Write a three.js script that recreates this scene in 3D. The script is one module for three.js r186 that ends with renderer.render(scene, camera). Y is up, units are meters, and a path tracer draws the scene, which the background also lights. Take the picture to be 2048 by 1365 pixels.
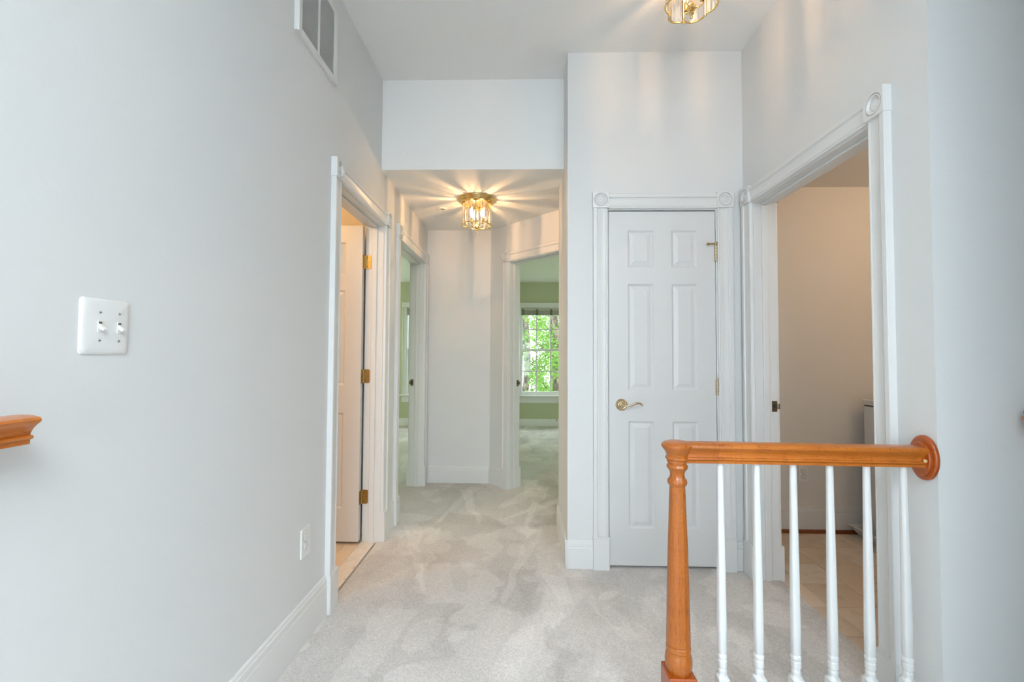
import * as THREE from 'three';
import { RoundedBoxGeometry } from 'three/addons/geometries/RoundedBoxGeometry.js';
import { mergeGeometries, toCreasedNormals } from 'three/addons/utils/BufferGeometryUtils.js';
import { RectAreaLightUniformsLib } from 'three/addons/lights/RectAreaLightUniformsLib.js';

// ---------------------------------------------------------------- camera, sky, daylight, exposure
// x to the right, y up, and "d" = depth along the hall (z = -d). Metres.
RectAreaLightUniformsLib.init();
const scene = new THREE.Scene();
const EYE = 1.2014;
const camera = new THREE.PerspectiveCamera(2 * Math.atan(682.5 / 893.04) * 180 / Math.PI, 2048 / 1365, 0.05, 200);
camera.rotation.order = 'YXZ';
camera.position.set(0, EYE, 0);
camera.rotation.set(0.0315, 0.0228, 0.0047);
camera.updateMatrixWorld(true);

const renderer = new THREE.WebGLRenderer({ antialias: true });
renderer.toneMapping = THREE.LinearToneMapping;
renderer.toneMappingExposure = 1.4;
renderer.shadowMap.enabled = true;

const DAY = new THREE.Color().setRGB(0.82, 0.93, 1.0);
scene.background = DAY.clone();                                    // bright even overcast
scene.backgroundIntensity = 6.5;

// daylight: unseen openings and area lamps, all added to brighten hall and bedrooms
const ADDED_SKYLIGHT = { x0: -0.25, x1: 1.65, d0: -2.4, d1: -0.6 };
const ADDED_ENDWIN = { x0: -0.65, x1: 0.35, y0: 0.35, y1: 1.75, d: -2.6 };
const ADDED_SIDEWIN = { y0: 0.8, y1: 1.9, d0: 5.25, d1: 6.25 };
function addedDaylight(name, color, intensity, w, h, at, to) {
  const l = new THREE.RectAreaLight(color, intensity, w, h); l.name = name; l.position.set(...at); l.lookAt(...to); scene.add(l);
}
addedDaylight('added_roof_fill', DAY, 5.0, 1.9, 1.8, [0.7, 2.985, 1.5], [0.7, 0, 1.5001]);  // added lamp standing in for flash bounced off the ceiling
addedDaylight('added_end_fill', DAY, 2.0, 1.0, 1.4, [-0.15, 1.05, 2.58], [-0.15, 1.05, -5]);  // added lamp for frontal light and a brighter ceiling
const GREENFILL = new THREE.Color().setRGB(0.92, 1.0, 0.55);  // green tint set by hand for the added bedroom lamps
addedDaylight('added_bedroom_fill_east', GREENFILL, 4.0, 1.0, 1.1, [3.78, 1.35, -5.75], [0, 1.35, -5.75]);
addedDaylight('added_bedroom_fill_west', GREENFILL, 4.0, 1.0, 1.1, [-3.98, 1.35, -5.75], [0, 1.35, -5.75]);

const WARM = new THREE.Color().setRGB(1.0, 0.56, 0.25);
const HALL_CD = 0.20, LANDING_CD = 0.05, BATH_CD = 1.5, LAUNDRY_CD = 0.54;

// ---------------------------------------------------------------- dimensions read from the photograph
const XL = -0.910, XR = 1.2688, DC = 2.5754, XC = 0.2614, DS = 2.823, DB = 4.2235, XB = -0.3038;
const HC = 2.9787, HS = 2.3917, HB = 2.45, DEDGE = 1.402, DLW = 3.151, DWIN = 7.605, T = 0.115;
const DOORH = 2.043;

// ---------------------------------------------------------------- helpers
const UP = new THREE.Vector3(0, 1, 0);
const P = (x, y, d) => new THREE.Vector3(x, y, -d);
let seedState = 12345;
const rnd = () => { seedState = (seedState + 0x6d2b79f5) | 0; let t = Math.imul(seedState ^ (seedState >>> 15), 1 | seedState); t = (t + Math.imul(t ^ (t >>> 7), 61 | t)) ^ t; return ((t ^ (t >>> 14)) >>> 0) / 4294967296; };
const taken = {};
const numbered = (n) => { const k = taken[n] ?? 0; taken[n] = k + 1; return k ? n + '_' + String(k).padStart(3, '0') : n; };

function norm(g) {                                   // non-indexed, position + normal + uv
  if (g.index) g = g.toNonIndexed();
  for (const k of Object.keys(g.attributes)) if (!['position', 'normal', 'uv'].includes(k)) g.deleteAttribute(k);
  if (!g.attributes.normal) g.computeVertexNormals();
  g.morphAttributes = {};
  return g;
}
function uvBox(g) {                                  // uv in metres by the dominant axis of each face
  g = norm(g);
  const p = g.attributes.position, uv = new Float32Array(p.count * 2);
  const a = new THREE.Vector3(), b = new THREE.Vector3(), c = new THREE.Vector3();
  for (let i = 0; i < p.count; i += 3) {
    a.fromBufferAttribute(p, i); b.fromBufferAttribute(p, i + 1); c.fromBufferAttribute(p, i + 2);
    const n = b.clone().sub(a).cross(c.clone().sub(a));
    const ax = Math.abs(n.x), ay = Math.abs(n.y), az = Math.abs(n.z);
    [a, b, c].forEach((v, k) => {
      const [u, w] = ay >= ax && ay >= az ? [v.x, -v.z] : ax >= az ? [-v.z, v.y] : [v.x, v.y];
      uv[(i + k) * 2] = u; uv[(i + k) * 2 + 1] = w;
    });
  }
  g.setAttribute('uv', new THREE.BufferAttribute(uv, 2));
  return g;
}
function uvGrain(g, axis) {                          // wood: u runs along the grain
  g = norm(g);
  const p = g.attributes.position, uv = new Float32Array(p.count * 2);
  for (let i = 0; i < p.count; i++) {
    const v = [p.getX(i), p.getY(i), p.getZ(i)];
    const o = v.filter((_, k) => k !== axis);
    uv[i * 2] = v[axis]; uv[i * 2 + 1] = o[0] * 0.83 + o[1] * 0.71;
  }
  g.setAttribute('uv', new THREE.BufferAttribute(uv, 2));
  return g;
}
const merge = (list) => mergeGeometries(list.map(norm), false);
function box(x0, x1, y0, y1, d0, d1, r = 0) {
  const w = Math.abs(x1 - x0), h = Math.abs(y1 - y0), l = Math.abs(d1 - d0);
  const g = r ? new RoundedBoxGeometry(w, h, l, 2, Math.min(r, w / 2.01, h / 2.01, l / 2.01)) : new THREE.BoxGeometry(w, h, l);
  g.translate((x0 + x1) / 2, (y0 + y1) / 2, -(d0 + d1) / 2);
  return uvBox(g);
}
// box given in a local frame (o, a, b, c)
function fbox(F, s0, s1, y0, y1, n0, n1, r = 0) {
  const g = r ? new RoundedBoxGeometry(Math.abs(s1 - s0), Math.abs(y1 - y0), Math.abs(n1 - n0), 2, r) : new THREE.BoxGeometry(Math.abs(s1 - s0), Math.abs(y1 - y0), Math.abs(n1 - n0));
  g.translate((s0 + s1) / 2, (y0 + y1) / 2, (n0 + n1) / 2);
  return uvBox(norm(g).applyMatrix4(F.m));
}
// straight sweep of a closed 2D profile: a along A, b along B, from p0 to p1
function prism(pts, p0, p1, A, B, crease = 0.5) {
  let area = 0;
  for (let i = 0; i < pts.length; i++) { const [x, y] = pts[i], [u, v] = pts[(i + 1) % pts.length]; area += x * v - u * y; }
  if (area < 0) pts = pts.slice().reverse();
  if (p1.clone().sub(p0).dot(A.clone().cross(B)) < 0) [p0, p1] = [p1, p0];
  const at = (p, q) => p.clone().addScaledVector(A, q[0]).addScaledVector(B, q[1]);
  const pos = [];
  const tri = (a, b, c) => pos.push(a.x, a.y, a.z, b.x, b.y, b.z, c.x, c.y, c.z);
  for (let i = 0; i < pts.length; i++) {
    const j = (i + 1) % pts.length, a = at(p0, pts[i]), b = at(p0, pts[j]), c = at(p1, pts[j]), e = at(p1, pts[i]);
    tri(a, b, c); tri(a, c, e);
  }
  for (const [i, j, k] of THREE.ShapeUtils.triangulateShape(pts.map((q) => new THREE.Vector2(...q)), [])) {
    tri(at(p1, pts[i]), at(p1, pts[j]), at(p1, pts[k]));
    tri(at(p0, pts[k]), at(p0, pts[j]), at(p0, pts[i]));
  }
  const g = new THREE.BufferGeometry();
  g.setAttribute('position', new THREE.Float32BufferAttribute(pos, 3));
  g.computeVertexNormals();
  return uvBox(crease ? toCreasedNormals(g, crease) : g);
}
function lathe(pts, x, y, d, seg = 40, crease = 0.6) {
  const g = norm(new THREE.LatheGeometry(pts.map((q) => new THREE.Vector2(Math.max(q[0], 1e-5), q[1])), seg));
  const c = toCreasedNormals(g, crease);
  return norm(c.translate(x, y, -d));
}
function tube(points, r, seg = 24, rad = 8, closed = false) {
  return norm(new THREE.TubeGeometry(new THREE.CatmullRomCurve3(points, closed), seg, r, rad, closed));
}
const frame = (o, a, n) => { const m = new THREE.Matrix4().makeBasis(a, UP, n); m.setPosition(o); return { o, a, n, m, at: (s, y, q) => o.clone().addScaledVector(a, s).addScaledVector(UP, y).addScaledVector(n, q) }; };

// a thing: a Group at its base; part() takes geometry in world coordinates
function thing(name, label, category, base, opts = {}) {
  const o = new THREE.Group(); o.name = numbered(name); o.position.copy(base);
  o.userData = { label, category, ...opts }; scene.add(o);
  return o;
}
function worldBase(o) { const v = new THREE.Vector3(); for (let p = o; p && p !== scene; p = p.parent) v.add(p.position); return v; }
function part(parent, name, geo, mat, label) {
  const b = worldBase(parent);
  const m = new THREE.Mesh(geo.translate(-b.x, -b.y, -b.z), mat); m.name = name;
  if (label) m.userData.label = label;
  parent.add(m); return m;
}
function solo(name, label, category, geo, mat, opts = {}) {
  geo.computeBoundingBox(); const bb = geo.boundingBox, c = new THREE.Vector3((bb.min.x + bb.max.x) / 2, bb.min.y, (bb.min.z + bb.max.z) / 2);
  const m = new THREE.Mesh(geo.translate(-c.x, -c.y, -c.z), mat); m.name = numbered(name); m.position.copy(c);
  m.userData = { label, category, ...opts }; scene.add(m);
  return m;
}
const STR = { kind: 'structure' };

// ---------------------------------------------------------------- procedural textures
function hash2(x, y, s) { let h = Math.imul(x, 374761393) ^ Math.imul(y, 668265263) ^ Math.imul(s, 1442695041); h = Math.imul(h ^ (h >>> 13), 1274126177); return ((h ^ (h >>> 16)) >>> 0) / 4294967296; }
function vnoise(x, y, per, s) {                      // value noise that repeats every per cells
  const xi = Math.floor(x), yi = Math.floor(y), fx = x - xi, fy = y - yi, w = (n) => ((n % per) + per) % per;
  const u = fx * fx * (3 - 2 * fx), v = fy * fy * (3 - 2 * fy);
  const a = hash2(w(xi), w(yi), s), b = hash2(w(xi + 1), w(yi), s), c = hash2(w(xi), w(yi + 1), s), e = hash2(w(xi + 1), w(yi + 1), s);
  return a + (b - a) * u + (c - a) * v + (a - b - c + e) * u * v;
}
function fbm(x, y, per, s, oct = 4) { let t = 0, a = 0.5, n = 0; for (let o = 0; o < oct; o++) { t += a * vnoise(x, y, per, s + o * 17); n += a; x *= 2; y *= 2; per *= 2; a *= 0.5; } return t / n; }
function texture(size, fn, srgb = true, repeat = 1) {
  const data = new Uint8Array(size * size * 4);
  for (let j = 0; j < size; j++) for (let i = 0; i < size; i++) {
    const c = fn(i / size, j / size), k = (j * size + i) * 4;
    for (let q = 0; q < 3; q++) data[k + q] = Math.max(0, Math.min(255, Math.round((c.length ? c[q] : c) * 255)));
    data[k + 3] = 255;
  }
  const t = new THREE.DataTexture(data, size, size);
  t.wrapS = t.wrapT = THREE.RepeatWrapping; t.magFilter = THREE.LinearFilter; t.minFilter = THREE.LinearMipmapLinearFilter; t.generateMipmaps = true;
  if (srgb) t.colorSpace = THREE.SRGBColorSpace;
  t.repeat.set(repeat, repeat); t.needsUpdate = true;
  return t;
}
const lerp3 = (a, b, t) => [a[0] + (b[0] - a[0]) * t, a[1] + (b[1] - a[1]) * t, a[2] + (b[2] - a[2]) * t];
const rgb = (r, g, b) => [r / 255, g / 255, b / 255];
const smooth = (a, b, x) => { const t = Math.max(0, Math.min(1, (x - a) / (b - a))); return t * t * (3 - 2 * t); };

const peel = texture(512, (u, v) => 0.5 + 0.5 * (fbm(u * 64, v * 64, 64, 3, 3) - 0.5), false, 1.6);
function paint(r, g, b, roughness, bump = 0.0006, extra = {}) {
  return new THREE.MeshPhysicalMaterial({ color: new THREE.Color().setRGB(r, g, b), roughness, bumpMap: peel, bumpScale: bump, ...extra });
}
// oak: u (first) runs along the grain
const oakMap = texture(1024, (u, v) => {
  const wob = fbm(u * 4, v * 16, 4, 21, 3) * 0.55;
  const ring = 0.5 + 0.5 * Math.sin((v * 46 + wob * 22) * Math.PI * 2 * 0.5);
  const fib = fbm(u * 8, v * 256, 8, 31, 3), pore = fbm(u * 24, v * 512, 24, 41, 2);
  let c = lerp3(rgb(196, 116, 44), rgb(224, 152, 74), 0.35 * ring + 0.65 * fib);
  c = lerp3(c, rgb(150, 78, 24), 0.55 * smooth(0.62, 0.82, pore) + 0.22 * smooth(0.7, 1.0, ring));
  return lerp3(c, rgb(232, 170, 96), 0.3 * smooth(0.55, 0.85, fbm(u * 2, v * 8, 2, 51, 3)));
}, true, 2.5);
const oakTone = (hex) => new THREE.MeshPhysicalMaterial({ map: oakMap, color: hex, roughness: 0.38, clearcoat: 0.5, clearcoatRoughness: 0.22, bumpMap: oakMap, bumpScale: 0.0003 });

// cut pile carpet with the pile shading of vacuum strokes painted in: 4 m square, uv in metres
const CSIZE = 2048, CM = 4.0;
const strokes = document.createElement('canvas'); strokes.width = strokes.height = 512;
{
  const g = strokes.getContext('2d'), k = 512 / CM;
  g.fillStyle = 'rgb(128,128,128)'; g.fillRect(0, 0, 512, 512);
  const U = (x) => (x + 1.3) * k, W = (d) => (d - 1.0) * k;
  const wedge = (x, d, ang, len, w0, w1, tone, alpha) => {         // shading of laid pile
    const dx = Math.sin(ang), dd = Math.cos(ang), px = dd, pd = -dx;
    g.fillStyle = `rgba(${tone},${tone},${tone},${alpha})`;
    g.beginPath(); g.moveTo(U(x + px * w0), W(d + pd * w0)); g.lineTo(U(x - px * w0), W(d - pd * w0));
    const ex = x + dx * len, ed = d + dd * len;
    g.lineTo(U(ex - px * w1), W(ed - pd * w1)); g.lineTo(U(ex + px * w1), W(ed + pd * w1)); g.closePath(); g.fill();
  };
  // far end of the hall painted darker, as pile lying away: one straight edge
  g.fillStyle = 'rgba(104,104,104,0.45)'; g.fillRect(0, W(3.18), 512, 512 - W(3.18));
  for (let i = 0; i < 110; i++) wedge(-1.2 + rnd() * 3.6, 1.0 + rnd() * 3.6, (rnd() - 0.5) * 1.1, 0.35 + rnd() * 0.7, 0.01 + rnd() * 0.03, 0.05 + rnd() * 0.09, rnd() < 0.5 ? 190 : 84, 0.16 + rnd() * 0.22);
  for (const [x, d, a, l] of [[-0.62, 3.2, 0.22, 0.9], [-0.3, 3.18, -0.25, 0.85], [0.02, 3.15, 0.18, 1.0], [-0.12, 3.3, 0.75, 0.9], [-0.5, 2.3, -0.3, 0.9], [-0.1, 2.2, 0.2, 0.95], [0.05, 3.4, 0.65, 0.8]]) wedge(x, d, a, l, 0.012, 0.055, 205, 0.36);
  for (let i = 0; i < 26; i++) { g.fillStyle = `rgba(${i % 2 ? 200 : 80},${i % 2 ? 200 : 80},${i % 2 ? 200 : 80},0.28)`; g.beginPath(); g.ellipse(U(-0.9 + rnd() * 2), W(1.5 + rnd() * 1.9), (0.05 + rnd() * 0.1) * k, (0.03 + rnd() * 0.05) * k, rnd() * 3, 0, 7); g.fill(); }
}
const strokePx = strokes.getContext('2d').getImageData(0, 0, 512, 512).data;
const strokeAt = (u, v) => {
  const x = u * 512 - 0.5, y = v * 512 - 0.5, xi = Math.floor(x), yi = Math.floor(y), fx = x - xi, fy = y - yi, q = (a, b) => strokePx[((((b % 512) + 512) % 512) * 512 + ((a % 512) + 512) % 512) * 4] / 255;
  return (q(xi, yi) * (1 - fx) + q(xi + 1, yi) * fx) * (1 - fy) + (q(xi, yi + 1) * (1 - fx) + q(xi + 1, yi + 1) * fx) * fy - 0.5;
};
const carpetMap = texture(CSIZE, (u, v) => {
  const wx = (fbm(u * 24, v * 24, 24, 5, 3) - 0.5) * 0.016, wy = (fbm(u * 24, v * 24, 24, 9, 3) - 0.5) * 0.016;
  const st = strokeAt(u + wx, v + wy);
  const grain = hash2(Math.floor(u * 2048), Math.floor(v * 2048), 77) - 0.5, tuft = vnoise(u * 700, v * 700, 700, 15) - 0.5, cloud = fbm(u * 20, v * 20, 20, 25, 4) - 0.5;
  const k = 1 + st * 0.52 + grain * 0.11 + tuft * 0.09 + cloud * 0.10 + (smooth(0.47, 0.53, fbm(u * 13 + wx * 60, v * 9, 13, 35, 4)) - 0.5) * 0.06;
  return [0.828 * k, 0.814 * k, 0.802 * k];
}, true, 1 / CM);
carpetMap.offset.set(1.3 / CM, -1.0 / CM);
const carpetBump = texture(512, (u, v) => 0.6 * hash2(Math.floor(u * 512), Math.floor(v * 512), 7) + 0.4 * fbm(u * 128, v * 128, 128, 8, 2), false, 1.2);
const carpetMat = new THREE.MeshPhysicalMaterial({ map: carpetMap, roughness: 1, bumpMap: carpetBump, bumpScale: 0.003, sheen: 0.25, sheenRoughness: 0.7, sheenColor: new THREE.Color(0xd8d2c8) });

const stoneMap = texture(512, (u, v) => {
  const n = fbm(u * 3, v * 4, 3, 61, 5), m = fbm(u * 12, v * 14, 12, 67, 4);
  let c = lerp3(rgb(214, 200, 184), rgb(228, 216, 202), n * 0.6 + m * 0.4);
  c = lerp3(c, rgb(200, 184, 166), 0.5 * smooth(0.55, 0.75, m));
  return lerp3(c, rgb(206, 184, 156), 0.35 * smooth(0.6, 0.8, n));
}, true, 1.4);
const stoneMats = [0xffffff, 0xf8f2ea, 0xfff9f2, 0xf3ece2].map((c, i) => { const t = stoneMap.clone(); t.offset.set(i * 0.37, i * 0.23); t.needsUpdate = true; return new THREE.MeshPhysicalMaterial({ map: t, color: c, roughness: 0.42, bumpMap: t, bumpScale: 0.0006 }); });
const marbleMap = texture(512, (u, v) => {
  const n = fbm(u * 6, v * 6, 6, 71, 5), sp = fbm(u * 40, v * 22, 40, 73, 3), vein = Math.abs(fbm(u * 4, v * 4, 4, 79, 5) - 0.5);
  let c = lerp3(rgb(226, 214, 200), rgb(240, 232, 222), n);
  c = lerp3(c, rgb(160, 128, 98), 0.6 * smooth(0.75, 0.84, sp));
  return lerp3(c, rgb(186, 166, 144), 0.14 * (1 - smooth(0.0, 0.03, vein)));
}, true, 2.2);
const marbleMat = new THREE.MeshPhysicalMaterial({ map: marbleMap, roughness: 0.2 });
const creamMap = texture(256, (u, v) => lerp3(rgb(224, 210, 192), rgb(236, 226, 210), fbm(u * 5, v * 5, 5, 91, 4)), true, 2);
const bathTileMats = [0xfdf2e4, 0xf8eddf, 0xfff5e8].map((c) => new THREE.MeshPhysicalMaterial({ map: creamMap, color: c, roughness: 0.25 }));
const barkMap = texture(512, (u, v) => { const n = fbm(u * 10, v * 5, 5, 81, 5); return lerp3(rgb(58, 50, 40), rgb(112, 102, 86), smooth(0.25, 0.75, n)); }, true, 1.5);

// ---------------------------------------------------------------- materials
const M = {
  wall: paint(0.735, 0.745, 0.745, 0.62), ceiling: paint(0.86, 0.86, 0.845, 0.85),
  trim: paint(0.75, 0.755, 0.75, 0.34, 0.0002), door: paint(0.70, 0.705, 0.705, 0.38, 0.0003),
  sage: paint(0.50, 0.54, 0.36, 0.7), beige: paint(0.78, 0.765, 0.74, 0.7), bath: paint(0.76, 0.66, 0.50, 0.6),
  plastic: new THREE.MeshPhysicalMaterial({ color: new THREE.Color().setRGB(0.80, 0.80, 0.79), roughness: 0.28 }),
  screw: new THREE.MeshPhysicalMaterial({ color: new THREE.Color().setRGB(0.55, 0.55, 0.54), roughness: 0.3, metalness: 0.6 }),
  dark: new THREE.MeshPhysicalMaterial({ color: new THREE.Color().setRGB(0.03, 0.03, 0.03), roughness: 0.7 }),
  galvanised: new THREE.MeshPhysicalMaterial({ color: new THREE.Color().setRGB(0.50, 0.51, 0.52), roughness: 0.55, metalness: 0.6 }),
  brass: new THREE.MeshPhysicalMaterial({ color: new THREE.Color().setRGB(0.80, 0.60, 0.27), metalness: 1, roughness: 0.17 }),
  satinBrass: new THREE.MeshPhysicalMaterial({ color: new THREE.Color().setRGB(0.58, 0.47, 0.30), metalness: 1, roughness: 0.26 }),
  antique: new THREE.MeshPhysicalMaterial({ color: new THREE.Color().setRGB(0.46, 0.33, 0.14), metalness: 1, roughness: 0.34 }),
  bronze: new THREE.MeshPhysicalMaterial({ color: new THREE.Color().setRGB(0.22, 0.17, 0.11), metalness: 1, roughness: 0.35 }),
  steel: new THREE.MeshPhysicalMaterial({ color: new THREE.Color().setRGB(0.6, 0.6, 0.58), metalness: 1, roughness: 0.3 }),
  glass: new THREE.MeshPhysicalMaterial({ color: 0xffffff, transmission: 1, thickness: 0, roughness: 0.0, ior: 1.45 }),
  cutGlass: new THREE.MeshPhysicalMaterial({ color: 0xffffff, transmission: 1, thickness: 0.004, roughness: 0.0, ior: 1.5 }),
  maple: new THREE.MeshPhysicalMaterial({ color: new THREE.Color().setRGB(0.72, 0.45, 0.22), roughness: 0.4, clearcoat: 0.4 }),
  bulb: new THREE.MeshPhysicalMaterial({ color: 0xfff2dc, emissive: new THREE.Color().setRGB(1.0, 0.78, 0.5), emissiveIntensity: 7, roughness: 0.4 }),
  enamel: new THREE.MeshPhysicalMaterial({ color: new THREE.Color().setRGB(0.78, 0.78, 0.78), roughness: 0.25, clearcoat: 0.6 }),
  panPlastic: new THREE.MeshPhysicalMaterial({ color: new THREE.Color().setRGB(0.74, 0.75, 0.73), roughness: 0.4 }),
  grout: new THREE.MeshPhysicalMaterial({ color: new THREE.Color().setRGB(0.70, 0.63, 0.54), roughness: 0.9 }),
  blind: new THREE.MeshPhysicalMaterial({ color: new THREE.Color().setRGB(0.52, 0.52, 0.44), roughness: 0.6 }),
  tape: new THREE.MeshPhysicalMaterial({ color: new THREE.Color().setRGB(0.16, 0.17, 0.13), roughness: 0.9 }),
  bark: new THREE.MeshPhysicalMaterial({ map: barkMap, roughness: 0.95, bumpMap: barkMap, bumpScale: 0.01 }),
  lawn: new THREE.MeshPhysicalMaterial({ color: new THREE.Color().setRGB(0.10, 0.20, 0.04), roughness: 1 }),
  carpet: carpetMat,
};
const oak = oakTone(0xdec48c), oakRail = oakTone(0xf0d8a6), oakDark = oakTone(0xd8a470), oakShoe = oakTone(0x9a7a5c);
const leafMats = [[0.10, 0.21, 0.028], [0.14, 0.26, 0.04], [0.075, 0.17, 0.028]].map(([r, g, b]) => new THREE.MeshPhysicalMaterial({ color: new THREE.Color().setRGB(r, g, b), roughness: 0.9, transmission: 0.35, thickness: 0, side: THREE.DoubleSide }));

// ---------------------------------------------------------------- the setting: walls, floors, ceilings
// body of the wall lies on the side dir x up of the line a -> b
function wall(name, label, a, b, y0, y1, mat, holes = [], t = T) {
  const A = P(a[0], 0, a[1]), B = P(b[0], 0, b[1]), dir = B.clone().sub(A), len = dir.length(); dir.normalize();
  const sh = new THREE.Shape(); sh.moveTo(0, y0); sh.lineTo(len, y0); sh.lineTo(len, y1); sh.lineTo(0, y1); sh.closePath();
  for (const [p, q, h0, h1] of holes) {
    let s0 = P(p[0], 0, p[1]).sub(A).dot(dir), s1 = P(q[0], 0, q[1]).sub(A).dot(dir); if (s0 > s1) [s0, s1] = [s1, s0];
    const h = new THREE.Path(); h.moveTo(s0, h0); h.lineTo(s0, h1); h.lineTo(s1, h1); h.lineTo(s1, h0); h.closePath(); sh.holes.push(h);
  }
  const g = norm(new THREE.ExtrudeGeometry(sh, { depth: t, bevelEnabled: false }));
  const z = dir.clone().cross(UP), m = new THREE.Matrix4().makeBasis(dir, UP, z); m.setPosition(A);
  return solo(name, label, 'wall', uvBox(g.applyMatrix4(m)), mat, STR);
}
const FB = -0.06;                                     // walls go a little below the floor
const J = 0.018;                                      // jamb board
const d1 = [2.167, 2.885], d2 = [3.247, 4.088], d3 = [1.633, 2.462], c1 = [0.4955, 1.1105];
wall('wall_left', 'long white wall with light switch, air return grille and two doorways', [XL, DB + 0.05], [XL, -2.72], FB, HC + 0.1, M.wall,
  [[[XL, d1[0] - J], [XL, d1[1] + J], FB / 2, DOORH + J], [[XL, d2[0] - J], [XL, d2[1] + J], FB / 2, DOORH + J], [[XL, 1.745], [XL, 2.047], 2.518, 2.820]]);
wall('wall_back', 'short white wall closing the end of the hall under the low ceiling', [XB + 0.02, DB], [XL - T, DB], FB, HS + 0.1, M.wall);
// slanted wall at 45 degrees with the far bedroom doorway
const R2 = Math.SQRT1_2, angDir = new THREE.Vector3(R2, 0, R2), angN = new THREE.Vector3(-R2, 0, R2);
const angAt = (s) => [XB + s * R2, DB - s * R2];
const a0 = 0.274, a1 = 1.036;
wall('wall_angled', 'slanted white wall around the doorway of the green bedroom', angAt(1.64), angAt(0), FB, HS + 0.1, M.wall, [[angAt(a0 - J), angAt(a1 + J), FB / 2, DOORH + J]]);
wall('wall_closet_side', 'narrow white return wall of the closet facing the hall', [XC + T, 3.08], [XC + T, DC + T], FB, HC + 0.1, M.wall);
wall('wall_closet_rear', 'white wall behind the closet', [XC, 3.195], [0.9, 3.195], FB, HC + 0.1, M.wall);
wall('wall_closet_front', 'white wall around the six-panel closet door', [XR + T, DC], [XC, DC], FB, HC + 0.1, M.wall, [[[c1[0] - J, DC], [c1[1] + J, DC], FB / 2, DOORH + J]]);
wall('wall_right', 'white wall with the laundry doorway', [XR, DEDGE], [XR, DLW + T], FB - 3, HC + 0.1, M.wall, [[[XR, d3[0] - J], [XR, d3[1] + J], FB / 2, DOORH + J]]);
wall('wall_stair', 'white wall above the stairs beyond the oak railing', [3.5, DEDGE], [XR + T, DEDGE], -3.0, HC + 0.1, M.wall);
wall('wall_foyer_side', 'white side wall of the stair foyer', [3.4, -2.72], [3.4, DEDGE + 0.1], -3.0, HC + 0.1, M.wall);
wall('wall_foyer', 'white end wall of the stair foyer', [XL - T, ADDED_ENDWIN.d], [3.5, ADDED_ENDWIN.d], -3.0, HC + 0.1, M.wall, [[[ADDED_ENDWIN.x0, ADDED_ENDWIN.d], [ADDED_ENDWIN.x1, ADDED_ENDWIN.d], ADDED_ENDWIN.y0, ADDED_ENDWIN.y1]]);
wall('wall_light_blocker', 'unseen white wall added to shade the stairs', [1.0, 0.30], [3.5, 0.30], -3.0, HC + 0.1, M.wall, [], 0.1);  // unseen blocker, added to keep light off the stair wall
wall('wall_soffit', 'white drop face where the high ceiling steps down over the hall', [XC + 0.05, DS], [XL - 0.05, DS], HS, HC + 0.1, M.ceiling);
// laundry
wall('wall_laundry_back', 'beige back wall of the laundry room', [3.2, DLW], [XR + 0.02, DLW], FB, HS + 0.1, M.beige);
wall('wall_laundry_side', 'beige side wall of the laundry room', [3.06, DEDGE], [3.06, DLW + 0.1], FB, HS + 0.1, M.beige);
// bath
wall('wall_bath_back', 'cream wall between bathroom and bedroom', [-3.0, 3.125], [XL - T + 0.01, 3.125], FB, HB + 0.1, M.bath);
wall('wall_bath_side', 'cream side wall of the bathroom', [-2.75, 3.1], [-2.75, 1.1], FB, HS + 0.1, M.bath);
wall('wall_bath_front', 'cream front wall of the bathroom', [-2.9, 1.15], [XL - T + 0.01, 1.15], FB, HS + 0.1, M.bath);
// bedrooms
const W1 = { x0: -0.035, x1: 0.765 }, W2 = { x0: -1.978, x1: -1.178 }, WY0 = 0.52, WY1 = 2.02;
wall('wall_windows', 'sage green wall with the two bedroom windows', [4.0, DWIN], [-4.2, DWIN], -3.0, HB + 0.1, M.sage, [[[W1.x0, DWIN], [W1.x1, DWIN], WY0, WY1], [[W2.x0, DWIN], [W2.x1, DWIN], WY0, WY1]], 0.16);
wall('wall_bedroom_divider', 'sage green wall between the two bedrooms', [-0.46, 4.3], [-0.46, DWIN + 0.05], FB, HB + 0.1, M.sage);
wall('wall_bedroom_east', 'sage green side wall of the far bedroom', [3.8, 3.2], [3.8, DWIN + 0.05], FB, HB + 0.1, M.sage, [[[3.8, ADDED_SIDEWIN.d0], [3.8, ADDED_SIDEWIN.d1], ADDED_SIDEWIN.y0, ADDED_SIDEWIN.y1]]);
wall('wall_bedroom_south', 'sage green wall of the far bedroom behind the laundry', [0.82, 3.31], [3.85, 3.31], FB, HB + 0.1, M.sage, [], 0.04);
wall('wall_bedroom_west', 'sage green side wall of the near bedroom', [-4.0, DWIN + 0.05], [-4.0, 3.0], FB, HB + 0.1, M.sage, [[[-4.0, ADDED_SIDEWIN.d0], [-4.0, ADDED_SIDEWIN.d1], ADDED_SIDEWIN.y0, ADDED_SIDEWIN.y1]]);
wall('wall_bedroom_bath', 'sage green wall of the near bedroom backing the bathroom', [-4.1, 3.16], [XL - T, 3.16], FB, HB + 0.1, M.sage, [], 0.035);

const slab = (name, label, category, pts, y0, y1, mat, hole) => {
  const sh = new THREE.Shape(pts.map(([x, d]) => new THREE.Vector2(x, d)));
  if (hole) sh.holes.push(new THREE.Path(hole.map(([x, d]) => new THREE.Vector2(x, d))));
  const g = norm(new THREE.ExtrudeGeometry(sh, { depth: y1 - y0, bevelEnabled: false }));
  g.applyMatrix4(new THREE.Matrix4().set(1, 0, 0, 0, 0, 0, 1, y0, 0, -1, 0, 0, 0, 0, 0, 1));
  return solo(name, label, category, uvBox(g), mat, STR);
};
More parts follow.
